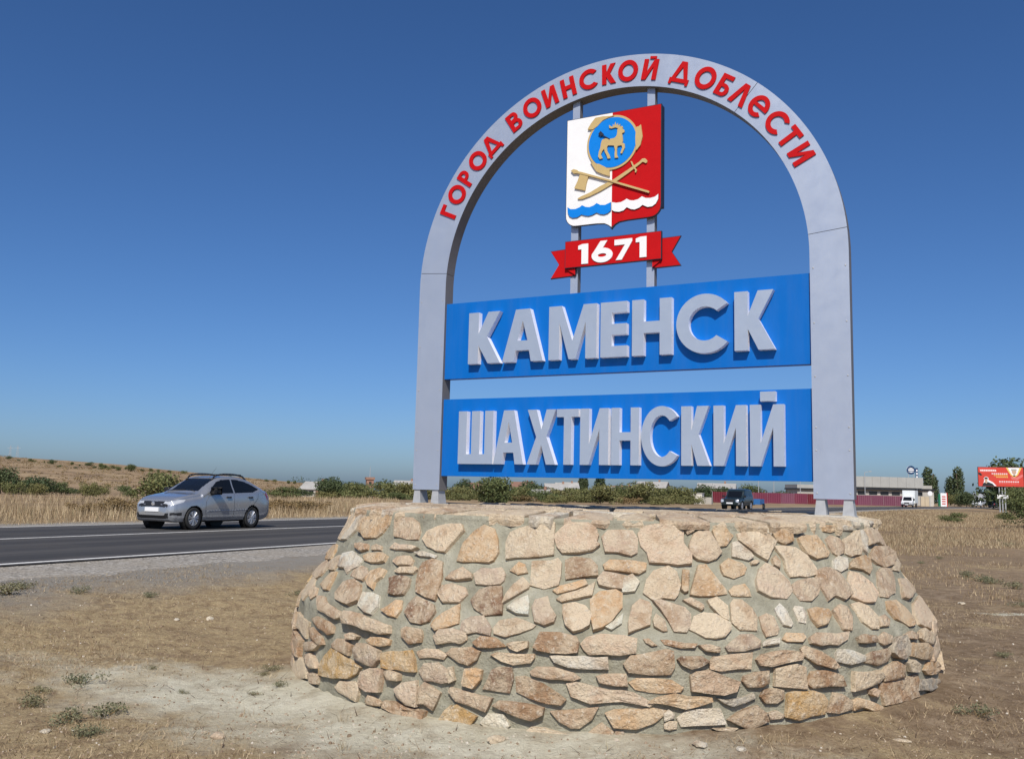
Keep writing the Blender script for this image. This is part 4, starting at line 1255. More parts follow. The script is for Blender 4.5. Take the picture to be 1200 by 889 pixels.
    # interior block so that nothing shows through the wheel arches, and a floor
    mb = MB(); mb.box((P['wheels'][0]-x0+.4, -.62, bot.min()+.03), (P['wheels'][1]-x0-.4, .62, .8)); mb.build('floor_pan', M['black'], root)
    if plain:
        for s in (1, -1):
            mb = MB(); mb.box((.95-x0, s*.80-.05, .98), (1.10-x0, s*.80+.16*s, 1.10), 0, .02); mb.build('mirror', M['black'], root)
        mb = MB(); mb.box((-x0-.03, -.26, .46), (-x0+.02, .26, .57)); mb.build('number_plate', M['white'], root)
        return root
    for s in (1, -1):
        mb = MB()
        mb.box((1.42-x0, s*.86-.01, .985), (1.62-x0, s*1.05, 1.125), 0, .035)
        mb.tube((1.56-x0, s*.80, .99), (1.53-x0, s*.9, 1.03), .03)
        mb.build('mirror', M['black'], root, smooth=True)
        for hx in (2.20, 3.16):
            y = surf_y(hx, .875)
            mb = MB(); mb.box((hx-.10-x0, s*y-.02*1, .86), (hx+.07-x0, s*(y+.028), .893), 0, .01); mb.build('door_handle', M['black'], root)
        # shut lines of the doors, thin dark strips lying on the panels
        for pl in ([(1.30,.32),(1.24,.5),(1.26,.75),(1.40,.97)], [(2.43,.29),(2.44,.6),(2.43,.98)], [(3.02,.30),(3.12,.52),(3.34,.70),(3.50,.85),(3.52,1.0)], [(1.30,.305),(2.2,.30),(3.02,.30)]):
            mb = MB(); pts = []
            for (ax, az), (bx, bz) in zip(pl[:-1], pl[1:]):
                for k in range(5):
                    t = k/5; X = ax+(bx-ax)*t; Z = az+(bz-az)*t
                    pts.append((X-x0, s*(surf_y(X, Z)-.001), Z))
            X, Z = pl[-1]; pts.append((X-x0, s*(surf_y(X, Z)-.001), Z))
            mb.path(pts, .0055, 5); mb.build('door_seam', M['black'], root)
        # body-side crease moulding
        mb = MB(); pts = []
        for k in range(16):
            X = 1.32+(3.05-1.32)*k/15; pts.append((X-x0, s*(surf_y(X, .50)+.002), .50+.03*k/15))
        mb.path(pts, .011, 6); mb.build('side_moulding', paintm, root, smooth=True)
        if rails:
            mb = MB(); pts = []
            for k, X in enumerate(np.linspace(1.75, 3.25, 12)):
                zt = float(np.interp(X, xs, top)); e = .055 if 0 < k < 11 else -.01
                pts.append((X-x0, s*.50, zt+e))
            mb.path(pts, .024, 8); mb.build('roof_rail', M['black'], root, smooth=True)
    if rails:
        for X in (2.0, 2.95):
            zt = float(np.interp(X, xs, top))
            mb = MB(); mb.box((X-.03-x0, -.56, zt+.05), (X+.03-x0, .56, zt+.085), 0, .01); mb.build('roof_bar', M['black'], root)
    mb = MB(); mb.box((-x0-.022, -.26, .475), (-x0+.01, .26, .588), 0, .004); mb.build('number_plate', M['white'], root)
    mb = MB(); mb.box((x0-.01, -.26, .70), (x0+.02, .26, .81), 0, .004); mb.build('number_plate', M['white'], root)
    for s in (1, -1):      # bright trim either side of the grille
        mb = MB(); mb.path([(-x0+.035, s*.30, .665), (-x0+.055, s*.44, .64), (-x0+.075, s*.56, .585)], .016, 6); mb.build('grille_trim', M['chrome'], root)
    mb = MB(); mb.lathe([(.0001,-.03),(.05,-.028),(.06,-.01),(.055,0)], 'Z', 14); o = mb.build('badge', M['chrome'], root, loc=(-x0+.04, 0, .685)); o.rotation_euler = (0, R(90), 0)
    mb = MB(); mb.tube((1.92-x0, -.25, 1.41), (2.22-x0, -.25, 1.72), .006, .003, 5); mb.build('antenna', M['black'], root)
    for s in (1, -1):
        mb = MB(); mb.path([(1.16-x0, s*.55+.1, 1.045), (1.24-x0, s*.1-.1, 1.085)], .010, 5); mb.build('wiper', M['black'], root)
        mb = MB(); mb.box((1.95-x0, s*.36-.23, .5), (2.10-x0, s*.36+.23, 1.20), 0, .05); mb.build('front_seat', M['black'], root)
    return root

# heading of oncoming cars is against the road direction
RDZ = math.atan2(DC, DS)               # local +X (nose to tail) along the road
CARP = road_pt(0, 0)
def on_road(s, q): return road_pt(s, q, 0.002)
s_car = DS * -7.78 + DC * 25.03
hatch = make_car(GRANTA, 'hatchback_car', on_road(s_car + .06, 18.15 + .70), RDZ,
         'silver hatchback car with black roof rails driving on the road', 'car', M['silver'], 2.0, rails=True)
hatch.scale = (.875, .92, .96)
offr = make_car(BOXY, 'off_road_car', on_road(85, 19.4), RDZ - .1, 'old dark green boxy car towing a blue trailer behind the sign', 'car', M['carblack'], .55, plain=True)
offr.scale = (1.15, 1.12, 1.18)
# blue trailer behind it
tp = on_road(85 + 4.6, 19.0)
tr = empty('trailer', tp, RDZ, 'small blue open trailer hitched to the dark boxy car', 'trailer')
mb = MB(); mb.box((-1.0, -.80, .50), (1.05, .80, .56))
for a, b in (((-1.0,-.80,.56),(1.05,-.765,1.02)), ((-1.0,.765,.56),(1.05,.80,1.02)), ((-1.0,-.765,.56),(-.965,.765,1.02)), ((1.015,-.765,.56),(1.05,.765,1.02))): mb.box(a, b)
mb.build('tub', M['trailer'], tr)
mb = MB(); mb.tube((-1.0, -.3, .48), (-2.0, 0, .45), .035); mb.tube((-1.0, .3, .48), (-2.0, 0, .45), .035); mb.build('drawbar', M['black'], tr)
for s in (1, -1):
    mb = MB(); mb.lathe([(.17,-.07),(.27,-.08),(.29,-.05),(.29,.05),(.27,.08),(.17,.07)], 'Y', 20); w = mb.build('wheel', M['rubber'], tr, smooth=True, loc=(.1, s*.93, .29))
    mb = MB(); mb.lathe([(.18,.04*s),(.0001,.03*s)], 'Y', 16); mb.build('rim', M['rim'], w)
    mb = MB(); mb.box((-.28, s*.82-.0, .60), (.48, s*.82+.22*s, .63)); mb.build('mudguard', M['trailer'], tr)

def make_truck(name, loc, rz, label, box_h, boxm, group=None):
    """box van with a short bonnet, nose at -X"""
    t = empty(name, loc, rz, label, 'truck', group)
    # cab body as a side profile swept across the width
    prof = [(-2.75,.40),(-2.80,.62),(-2.72,.98),(-2.05,1.16),(-1.62,1.95),(-1.35,2.06),(-.75,2.08),(-.72,.42)]
    V = []; n = len(prof)
    for s, k in ((-1, 1), (1, 1)):
        for (x, z) in prof: V.append((x, s*(.98 - .16*max(0, z-1.1)/.98), z))
    F = [tuple(range(n)), tuple(range(2*n-1, n-1, -1))] + [(i, (i+1) % n, n+(i+1) % n, n+i) for i in range(n)]
    F = [f[::-1] for f in F]
    mk('cab', V, F, M['carwhite'], t)
    mb = MB(); mb.add([(-2.035,-.80,1.235),(-2.035,.80,1.235),(-1.675,.70,1.90),(-1.675,-.70,1.90)], [(0,3,2,1)]); mb.build('windshield', M['glass'], t)
    for s in (1, -1):
        mb = MB(); q = [(-1.90,1.22),(-.95,1.22),(-.95,1.86),(-1.55,1.86)]
        mb.add([(x, s*(.985 - .16*max(0, z-1.1)/.98), z) for x, z in q], [(0,1,2,3) if s < 0 else (3,2,1,0)]); mb.build('side_window', M['glass'], t)
        mb = MB(); mb.box((-2.81, s*.72-.2, .72), (-2.70, s*.72+.2, .92), 0, .02); mb.build('headlight', M['lamp'], t)
        mb = MB(); mb.box((-1.95, s*1.02-.02, 1.25), (-1.80, s*1.02+.22*s, 1.62), 0, .02); mb.build('mirror', M['black'], t)
    mb = MB(); mb.box((-2.81, -.45, .68), (-2.74, .45, .90)); mb.build('grille', M['black'], t)
    mb = MB(); mb.box((-2.90, -.98, .36), (-2.72, .98, .60), 0, .03); mb.build('bumper', M['black'], t)
    mb = MB(); mb.box((-2.915, -.26, .42), (-2.90, .26, .53)); mb.build('number_plate', M['white'], t)
    mb = MB(); mb.box((-.62, -1.10, .78), (2.75, 1.10, box_h), 0, .04); mb.build('cargo_box', boxm, t)
    mb = MB(); mb.box((-.7, -.45, .48), (2.7, .45, .70)); mb.build('chassis', M['black'], t)
    for x in (-2.0, 1.5):
        for s in (1, -1):
            mb = MB(); mb.lathe([(.2,-.1),(.32,-.11),(.35,-.07),(.35,.07),(.32,.11),(.2,.1)], 'Y', 20); w = mb.build('wheel', M['rubber'], t, smooth=True, loc=(x, s*.90, .35))
            mb = MB(); mb.lathe([(.21,.06*s),(.0001,.04*s)], 'Y', 14); mb.build('rim', M['steel'], w)
    return t
M['boxwhite'] = paint('white_box_panel', (0.74, 0.78, 0.78), 0.5, dirt=.15)
M['boxgrey'] = paint('grey_box_panel', (0.42, 0.43, 0.45), 0.5, dirt=.15)
make_truck('box_truck', on_road(190, 18.9), RDZ - .12, 'white box truck approaching in front of the long grey warehouse', 3.15, M['boxwhite'])
make_truck('box_truck', on_road(262, 19.0), RDZ - .22, 'distant white truck with grey cargo box near the billboard', 3.5, M['boxgrey'])
make_car(GRANTA, 'dark_car', on_road(250, 13.6), RDZ + 3.0, 'dark car beyond the billboard posts on the distant road', 'car', M['cardark'], .4, plain=False)

# ================================================================ vegetation
def leaf_mat(name, c0, c1, c2):
    m, nt, b = newmat(name)
    co = geopos(nt)
    n1 = noise_tex(nt, co, 1.1, 4, 0.6)
    gi = nd(nt, 'ShaderNodeNewGeometry')
    c = ramp(nt, gi.outputs['Random Per Island'], [(0.0, c0), (0.5, c1), (1.0, c2)])
    c = mixc(nt, ramp(nt, n1, [(0.35, 0.0), (0.65, 0.5)]), c, mixc(nt, 1.0, c, (0.72, 0.74, 0.7), 'MULTIPLY'))
    r = objrand(nt)
    c = mixc(nt, mth(nt, 'MULTIPLY', r, 0.35), c, tuple(np.array(c2) * (1.15, .95, .8)))
    nt.links.new(c, b.inputs['Base Color']); b.inputs['Roughness'].default_value = 0.7; b.inputs['Specular IOR Level'].default_value = 0.25
    return m
M['leaf_dark'] = leaf_mat('leaves_dark_green', (.030,.052,.024), (.054,.082,.036), (.09,.115,.052))
M['leaf_olive'] = leaf_mat('leaves_olive', (.075,.092,.034), (.125,.138,.052), (.19,.18,.075))
M['leaf_mid'] = leaf_mat('leaves_mid_green', (.048,.074,.028), (.088,.115,.042), (.14,.155,.062))
M['leaf_dry'] = leaf_mat('leaves_dry_brown', (.10,.075,.035), (.17,.125,.06), (.24,.18,.09))
M['leaf_weed'] = leaf_mat('leaves_grey_green', (.085,.10,.055), (.14,.15,.085), (.21,.20,.125))
M['bark'] = paint('bark', (.12, .085, .06), .9, 0, .3, 12)

def blob_leaves(rg, blobs, n, size):
    """leaf quads spread through the outer volume of several blobs"""
    tot = sum(b[3]*b[4]*b[5] for b in blobs) ** 1.0
    wts = [(b[3]*b[4]*b[5]) ** .67 for b in blobs]; sw = sum(wts)
    P = []; Nn = []
    for b, w in zip(blobs, wts):
        k = max(8, int(n*w/sw))
        d = rg.normal(size=(k, 3)); d /= np.linalg.norm(d, axis=1)[:, None]
        rr = 1 - np.abs(rg.normal(0, .22, k)); rr = np.clip(rr, .25, 1.12)
        # clumps: push some directions out, some in
        ph = rg.uniform(0, 6.28, 4)
        cl = 1 + .16*np.sin(d[:,0]*7+ph[0])*np.sin(d[:,1]*7+ph[1]) + .12*np.sin(d[:,2]*9+ph[2]+d[:,0]*5)
        P.append(np.array(b[:3]) + d*(rr*cl)[:, None]*np.array(b[3:6])); Nn.append(d + rg.normal(0, .75, (k, 3)))
    P = np.concatenate(P); Nn = np.concatenate(Nn); Nn /= np.linalg.norm(Nn, axis=1)[:, None]
    k = len(P)
    a = np.cross(Nn, rg.normal(size=(k, 3))); a /= np.linalg.norm(a, axis=1)[:, None]
    b2 = np.cross(Nn, a)
    s = size*rg.uniform(.55, 1.35, k)[:, None]
    q = np.stack([P - a*s, P + b2*s*.55, P + a*s, P - b2*s*.55], 1).reshape(-1, 3)
    F = np.arange(4*k).reshape(-1, 4)
    return q, F

TREE = {}
def tree_proto(key, H, blobs, n, size, leaf, trunk_r, trunk_h, seed, limbs=5):
    rg = np.random.default_rng(seed)
    q, F = blob_leaves(rg, blobs, n, size)
    q[:, 2] = np.maximum(q[:, 2], .03)
    cm = mesh_data('crown', q.tolist(), F.tolist(), M[leaf])
    mb = MB()
    tip = Vector((rg.normal()*.1, rg.normal()*.1, trunk_h))
    mb.tube((0, 0, -.3), tip*.5, trunk_r, trunk_r*.75, 7); mb.tube(tip*.5, tip, trunk_r*.75, trunk_r*.5, 7)
    for k in range(limbs):
        b = blobs[int(rg.integers(len(blobs)))]
        e = Vector(b[:3]) + Vector(rg.normal(size=3).tolist())*.35*min(b[3:6])
        st = tip*float(rg.uniform(.55, 1))
        md = (st+e)/2 + Vector((0, 0, .12*H*float(rg.uniform(0, .5))))
        mb.tube(st, md, trunk_r*.4, trunk_r*.27, 5); mb.tube(md, e, trunk_r*.27, trunk_r*.08, 5)
    tm = mb.data('trunk', M['bark'])
    TREE[key] = (cm, tm)
def blobset(seed, n, rx, rz, zc, sp):
    rg = np.random.default_rng(seed); B = []
    for k in range(n):
        a = rg.uniform(0, 6.28); r = math.sqrt(rg.uniform(0, 1))*sp
        z = zc + rg.uniform(-.55, .6)*rz
        s = rg.uniform(.36, .62)
        B.append((r*rx*math.cos(a), r*rx*math.sin(a), z, rx*s, rx*s, rz*s*.85))
    return B
# unit trees, all about 1 high; scaled on placing
def unit(key, w, n_b, n, size, leaf, seed, zc=.55, rz=.46, tr=.03, th=.4, sp=.62):
    tree_proto(key, 1.0, blobset(seed, n_b, w, rz, zc, sp), n, size, leaf, tr, th, seed)
unit('round_dark', .52, 12, 3000, .034, 'leaf_dark', 1, .47, .50, .022)
unit('round_mid', .55, 13, 3000, .034, 'leaf_mid', 2, .45, .50, .022)
unit('round_olive', .58, 13, 3000, .034, 'leaf_olive', 3, .45, .50, .022)
unit('bush_olive', .80, 12, 2400, .040, 'leaf_olive', 4, .42, .42, .02, .3, .7)
unit('bush_dark', .85, 12, 2400, .040, 'leaf_dark', 5, .42, .42, .02, .3, .7)
unit('bush_mid', .80, 12, 2400, .040, 'leaf_mid', 6, .42, .42, .02, .3, .7)
unit('bush_dry', .85, 9, 1700, .042, 'leaf_dry', 7, .42, .42, .02, .3, .7)
tree_proto('poplar', 1.0, [(.01*math.sin(k*2.1), .01*math.cos(k*1.7), .14+.092*k, .115*math.sin(math.pi*(k+1.2)/11.2)**.6+.02, .115*math.sin(math.pi*(k+1.2)/11.2)**.6+.02, .10) for k in range(9)], 1700, .026, 'leaf_dark', .02, .8, 8)
tree_proto('big_bush', 1.0, blobset(9, 16, .75, .48, .46, .7), 7000, .024, 'leaf_mid', .025, .3, 9, 9)

def px_at(px, d):
    """ground point in the direction of photo column px at distance d"""
    x = (px - 600) / 1067.5 * d * .9925
    # columns lean with the camera roll; at the horizon the shift is small
    x += (-.0235) * ((575 - 444.5) / 1067.5) * d * -1.0 * 1.0
    return x
def col(px, d):
    # intersect the vertical plane through image column px at the horizon
    u = (px - 600) / 1067.5; v = (575.6 + (px-600)*.0235 - 444.5) / 1067.5
    c, s = math.cos(R(1.349)), math.sin(R(1.349))
    u, v = c*u + s*v, -s*u + c*v
    cp, sp_ = math.cos(R(7.005)), math.sin(R(7.005))
    return u * d / (cp + v*sp_)
def tree(kind, px, d, h, label, group, w=1.0, name=None, cat='tree', dz=0.0):
    x = col(px, d); z = tz(x, d) + dz
    cm, tm = TREE[kind]
    rg = random.Random(int(px*13+d))
    o = empty(name or ('tree' if cat == 'tree' else 'bush'), (x, d, z - .02), rg.uniform(0, 6.28), label, cat, group)
    o.scale = (h*w, h*w, h)
    put('crown', cm, o); put('trunk' if cat == 'tree' else 'stem', tm, o)
    return o
# left: trees at the foot of the hill
GL1 = 'trees at the foot of the dry hill'
tree('round_dark', 4, 118, 4.1, 'dark green tree at the left edge of the photo below the hill', GL1, 1.0)
for px, d, h, k, w, lb in ((30,118,2.9,'bush_dark',1.0,'broad dark green bush right of the leftmost tree below the hill'), (52,122,2.6,'bush_dark',1.0,'dark green bush in the middle of the row below the hill'), (73,124,2.2,'bush_mid',.9,'grey-green bush at the right end of the row below the hill'), (88,128,1.2,'bush_dark',1.0,'very low dark bush past the row below the hill'),
        (18,92,1.9,'bush_olive',.8,'olive bush in front of the dark bushes near the left edge'), (43,90,1.7,'bush_olive',.8,'olive bush in front of the broad dark bush below the hill'), (105,84,1.9,'bush_olive',.55,'narrow olive shrub standing alone in the dry field'), (118,100,1.7,'bush_olive',.9,'low olive shrub beside the narrow one in the dry field'), (152,105,1.7,'bush_mid',1.0,'low green shrub left of the silver car')):
    tree(k, px, d, h, lb, 'shrubs in the dry field', w, cat='bush')
tree('round_olive', 187, 62, 2.7, 'tall olive bush rising behind the bonnet of the silver car', None, 1.05, cat='bush')
tree('bush_dry', 143, 34.5, .95, 'brown-green weed clump at the verge left of the silver car', None, 1.1, name='weed_clump', cat='weeds')
tree('bush_dry', 101, 34.5, .7, 'smaller reddish weed clump at the far road verge', None, 1.1, name='weed_clump', cat='weeds')
for px, d, h in ((333,42,.9),(352,43,.85),(372,44,.8)):
    tree('bush_dry', px, d, h, 'brown dry weed clump at the verge right of the silver car', 'weed clumps right of the silver car', 1.25, name='weed_clump', cat='weeds')
tree('bush_mid', 330, 120, 2.0, 'low green bush just right of the silver car', None, 1.6, cat='bush')
tree('bush_dark', 352, 150, 1.7, 'dark bush left of the white roofed house', None, 1.6, cat='bush')
# bushes scattered over the hill
rb = random.Random(3)
hillpx = [(9,470,3.2),(20,440,1.6),(33,430,2.6),(37,438,2.2),(50,440,1.7),(60,420,4.0),(83,455,2.6),(92,430,1.6),(103,450,4.0),(110,418,2.0),(117,440,3.6),(122,430,3.4),(132,440,3.2),(118,400,2.6),(126,405,2.2),(138,380,3.0),(146,440,2.2),(153,385,5.2),(165,430,2.0),(176,445,2.8),(184,420,2.4),(198,430,2.2),(215,440,3.2),(338,420,2.8),(345,430,2.6),(322,440,2.6),(312,430,2.2),(270,440,2.0),(360,380,2.6),(68,380,1.8),(88,370,1.5)]
for px, d, h in hillpx:
    tree(rb.choice(['bush_mid', 'bush_dark', 'bush_olive', 'round_mid']), px, d, h*.7, 'small bush dotted over the dry hillside', 'bushes dotted over the hill', rb.uniform(.8, 1.1), cat='bush')
rg = np.random.default_rng(31)
B = []
for k in range(1500):
    px = rg.uniform(-30, 430); d = rg.uniform(210, 520)
    x = col(px, d); z = tz(x, d); h = rg.uniform(.3, 1.1)
    if x > -60: continue
    B.append((x, d, z+h*.3, h*1.5, h*1.2, h*.5))
q, F = blob_leaves(rg, B, 14000, .22)
tag(mk('hill_scrub', q.tolist(), F.tolist(), M['leaf_dry']), 'low dry scrub mottling the hillside', 'scrub', None, 'stuff')
# belt of trees behind the sign
mid = [(388,150,4.0,'round_dark',1.0,'dark round tree just right of the white roofed house'),(398,160,3.2,'bush_dark',1.1,'dark bush beside the dark round tree'),(412,150,3.0,'bush_mid',1.2,'green bush left of the brick tower'),(425,140,2.9,'bush_olive',1.1,'olive bush in front of the brick tower'),(455,150,3.2,'round_mid',1.2,'green tree right of the brick tower'),(468,140,2.9,'bush_olive',1.3,'olive bush left of the sign leg'),(482,135,3.0,'round_olive',1.1,'yellow-green bush behind the left foot of the sign'),(500,140,3.0,'bush_olive',1.0,'olive bush seen between the feet of the left leg'),
 (531,150,2.6,'bush_olive',1.2,'low olive bush right of the left leg'),(542,165,4.2,'round_dark',.8,'dark slim tree right of the left leg'),(556,160,3.0,'bush_olive',1.2,'olive bush left of the largest bush under the panel'),(578,120,3.9,'round_mid',1.15,'largest bushy green tree under the lower blue panel'),(596,140,2.9,'bush_olive',1.1,'olive bush at the right foot of the largest tree'),(612,150,3.0,'bush_mid',1.2,'green bush beside the broad dark tree'),(624,170,4.2,'round_dark',1.2,'broad dark tree in the belt under the panel'),(643,140,2.4,'bush_mid',1.0,'low bright green bush left of the pale houses'),(660,170,3.0,'bush_olive',1.3,'olive bush before the pale houses'),
 (676,150,2.9,'bush_olive',1.2,'olive bush below the twin poplars'),(692,170,3.0,'bush_mid',1.3,'green bush between the poplars'),(708,130,3.3,'round_olive',1.1,'rusty olive tree right of the wide poplar'),(727,190,3.8,'round_mid',1.0,'grey-green tree left of the round tree'),(733,200,3.4,'bush_dark',1.1,'dark bush behind the round tree'),(750,140,4.0,'round_olive',1.0,'round olive tree left of the white hut'),(768,190,3.6,'bush_mid',1.1,'green bush beside the round olive tree'),(782,150,3.2,'bush_olive',1.2,'olive bush left of the white hut'),(797,150,3.4,'round_olive',1.1,'dense olive tree touching the white hut'),
 (824,210,4.6,'round_dark',1.1,'dark tree behind the white hut'),(846,215,4.2,'round_dark',1.2,'dark tree above the left end of the red fence'),(881,220,4.6,'round_mid',1.2,'green tree behind the red fence and boxy car'),(925,230,3.6,'bush_dark',1.4,'dark bush above the middle of the red fence')]
for px, d, h, k, w, lb in mid:
    tree(k, px, d, h*1.2, lb, 'belt of trees behind the sign', w, dz=-.16*h)
for px, d, h, w, lb in ((681,260,6.6,1.1,'left one of the twin dark poplars under the panel'),(686,262,6.4,1.0,'right one of the twin dark poplars under the panel'),(703,255,6.4,2.0,'wide dark poplar right of the twin poplars')):
    tree('poplar', px, d, h, lb, 'poplars under the panel', w)
for k in range(30):
    tree(('bush_olive', 'bush_mid', 'bush_olive', 'bush_dry')[k % 4], 384 + k*15 + (k*7) % 9, 125 + (k*37) % 60, 1.5 + .1*((k*5) % 8), 'low scrub bush in the belt of greenery under the sign', 'low scrub under the sign', 1.5, cat='bush', dz=-.2)
# right side
for px, d, h, w, lb in ((1088,255,11.0,1.1,'tall dark poplar beside the warehouse'),(1095,262,9.0,1.1,'shorter poplar right of the tall one by the warehouse'),(1114,330,10.5,1.4,'pale grey-green poplar left of the tallest dark poplar'),(1124,270,11.8,1.1,'tallest dark poplar between the warehouse and the billboard')):
    tree('poplar', px, d, h, lb, 'poplars on the right', w)
for px, d, h, k, w, lb in ((1132,265,5.2,'round_dark',.8,'dark tree leaning on the tallest poplar'),(1117,250,3.8,'round_olive',1.0,'olive tree below the pale poplar'),(1131,215,4.3,'round_dark',1.05,'dark round tree between the poplars and the distant truck'),(1126,225,3.6,'round_mid',1.0,'green bush below the tallest poplar'),(1166,275,7.0,'round_dark',1.1,'dark tree behind the billboard posts'),
    (1192,185,12.6,'round_dark',1.0,'tall dark tree rising behind the billboard'),(1206,190,11.0,'round_dark',1.3,'tall dark tree at the right edge behind the billboard'),(1196,175,5.4,'round_mid',1.1,'green tree at the right edge below the billboard'),(1186,185,4.2,'bush_mid',1.0,'green bush right of the billboard posts')):
    tree(k, px, d, h, lb, 'trees around the billboard', w)
tree('big_bush', 1216, 55, 2.6, 'leafy olive bush at the right edge of the photo', None, 1.0, cat='bush')
tree('bush_mid', 1115, 66, .95, 'small dark bush alone in the dry grass on the right', None, 1.2, cat='bush')
tree('bush_olive', 1180, 80, .8, 'low scrub left of the leafy olive bush', None, 1.6, cat='bush')

# ---- far-off wood on the horizon reads as one mass
rg = np.random.default_rng(77)
B = []
for k in range(420):
    px = rg.uniform(-80, 1350); d = rg.uniform(480, 900)
    if px < 330: continue
    x = col(px, d); z = tz(x, d); h = rg.uniform(1.5, 4.2)
    B.append((x, d, z+h*.35, h*1.6, h*1.2, h*.6))
q, F = blob_leaves(rg, B, 16000, .42)
tag(mk('far_wood', q.tolist(), F.tolist(), M['leaf_dark']), 'low far-off woodland along the horizon', 'woodland', None, 'stuff')

# ---- dry grass
def grass_mat():
    m, nt, b = newmat('dry_grass')
    gi = nd(nt, 'ShaderNodeNewGeometry')
    c = ramp(nt, gi.outputs['Random Per Island'], [(0.0, (.17,.12,.07)), (0.35, (.29,.215,.128)), (0.7, (.41,.32,.20)), (0.92, (.55,.45,.30)), (1.0, (.17,.165,.085))])
    n1 = noise_tex(nt, gi.outputs['Position'], 0.16, 5, 0.65)
    c = mixc(nt, ramp(nt, n1, [(0.42, 0.0), (0.68, 0.45)]), c, mixc(nt, 1.0, c, (.74, .64, .56), 'MULTIPLY'))
    nt.links.new(c, b.inputs['Base Color']); b.inputs['Roughness'].default_value = 0.8; b.inputs['Specular IOR Level'].default_value = 0.15
    return m
M['grass'] = grass_mat()
M['twig'] = paint('dead_stalk', (.085, .055, .034), .9, 0, .3, 20)
def blades(name, X, Y, Z, H, Wd, lean, label, rg, mat='grass'):
    n = len(X)
    a = rg.uniform(0, 6.283, n); ta = rg.uniform(0, 6.283, n)
    dx, dy = np.cos(a)*Wd/2, np.sin(a)*Wd/2
    lx, ly = np.cos(ta)*lean*H, np.sin(ta)*lean*H
    b0 = np.stack([X-dx, Y-dy, Z-.01], 1); b1 = np.stack([X+dx, Y+dy, Z-.01], 1)
    t = np.stack([X+lx, Y+ly, Z+H*np.sqrt(np.clip(1-lean**2, .02, 1))], 1)
    V = np.stack([b0, b1, t], 1).reshape(-1, 3)
    F = np.arange(3*n).reshape(-1, 3)
    o = mk(name, V.tolist(), F.tolist(), M[mat])
    return tag(o, label, 'grass', None, 'stuff')
def nz(x, y, s, seed=0.0): return np.array([noise.noise((a*s, b*s, seed)) for a, b in zip(x, y)])
rg = np.random.default_rng(5)
# tall field left, beyond the road
n = 110000
s_ = rg.uniform(5, 170, n); q_ = QF + 1.2 + rg.exponential(20, n)
x = DS*s_ - DC*q_; y = DC*s_ + DS*q_
ok = (x > -.62*y) & (x < -.12*y) & (y > 15) & (q_ < 90)
x, y, q_ = x[ok], y[ok], q_[ok]
den = nz(x, y, .10) + .35*nz(x, y, .4, 4)
ok = den > rg.uniform(-.55, .15, len(x)); x, y, q_ = x[ok], y[ok], q_[ok]
hh = rg.uniform(.18, .62, len(x)) * np.clip((q_-QF-.6)/3.0, .3, 1)
blades('dry_grass', x, y, terrain(x, y), hh, .008 + y*.00042, rg.uniform(0, .6, len(x)), 'tall dry grass in the field beyond the road', rg)
# right side field
n = 110000
y = 14 + 120*rg.uniform(0, 1, n)**1.5; x = rg.uniform(.33, .60, n)*y
s_, q_ = sq(x, y)
den = nz(x, y, .22, 9) + .4*nz(x, y, .9, 2)
thick = np.clip((y-22)/12, 0, 1)
ok = (q_ < 10.0) & (den > rg.uniform(-.35, .55, n) - .55*thick + .25)
x, y = x[ok], y[ok]; thick = thick[ok]
hh = rg.uniform(.03, .09, len(x)) + thick*rg.uniform(.04, .17, len(x))
track = np.abs(y - 25.5 - .12*(x-12)) < 1.2                    # bare wheel track
hh = np.where(track, hh*.15, hh)
blades('dry_grass', x, y, terrain(x, y), hh, .006 + y*.0004, rg.uniform(.1, .7, len(x)), 'dry grass on the right between the pedestal and the road', rg)
# thin straw and litter on the trampled ground in front
n = 190000
y = rg.uniform(4.6, 14.5, n); x = rg.uniform(-.66, .66, n)*y
r = np.hypot(x-PX, y-PY)
den = nz(x, y, .55, 1) + .5*nz(x, y, 2.1, 6)
s_, q_ = sq(x, y)
sandy = np.exp(-(((x+1.3)/2.4)**2 + ((y-6.9)/.9)**2)*1.1)
ok = (r > 3.02) & (q_ < 10.6) & (den > rg.uniform(-.4, .75, n) + np.clip(x*.05, -.14, .18) + sandy*.9)
x, y = x[ok], y[ok]
hh = rg.uniform(.012, .055, len(x)) * (1 + .7*(rg.uniform(0, 1, len(x)) > .93))
blades('dry_straw', x, y, gzv(x, y) + .004, hh, rg.uniform(.0025, .008, len(x)), rg.uniform(.6, .995, len(x)), 'short trampled straw scattered over the bare ground', rg)
# dark twigs and dead stalks
n = 2600
y = rg.uniform(4.6, 13.5, n); x = rg.uniform(-.64, .64, n)*y
s_, q_ = sq(x, y); ok = (np.hypot(x-PX, y-PY) > 3.05) & (q_ < 10.4); x, y = x[ok], y[ok]
blades('dead_stalks', x, y, gzv(x, y) + .006, rg.uniform(.03, .13, len(x)), rg.uniform(.003, .010, len(x)), rg.uniform(.9, .998, len(x)), 'dark dead stalks lying on the ground', rg, 'twig')
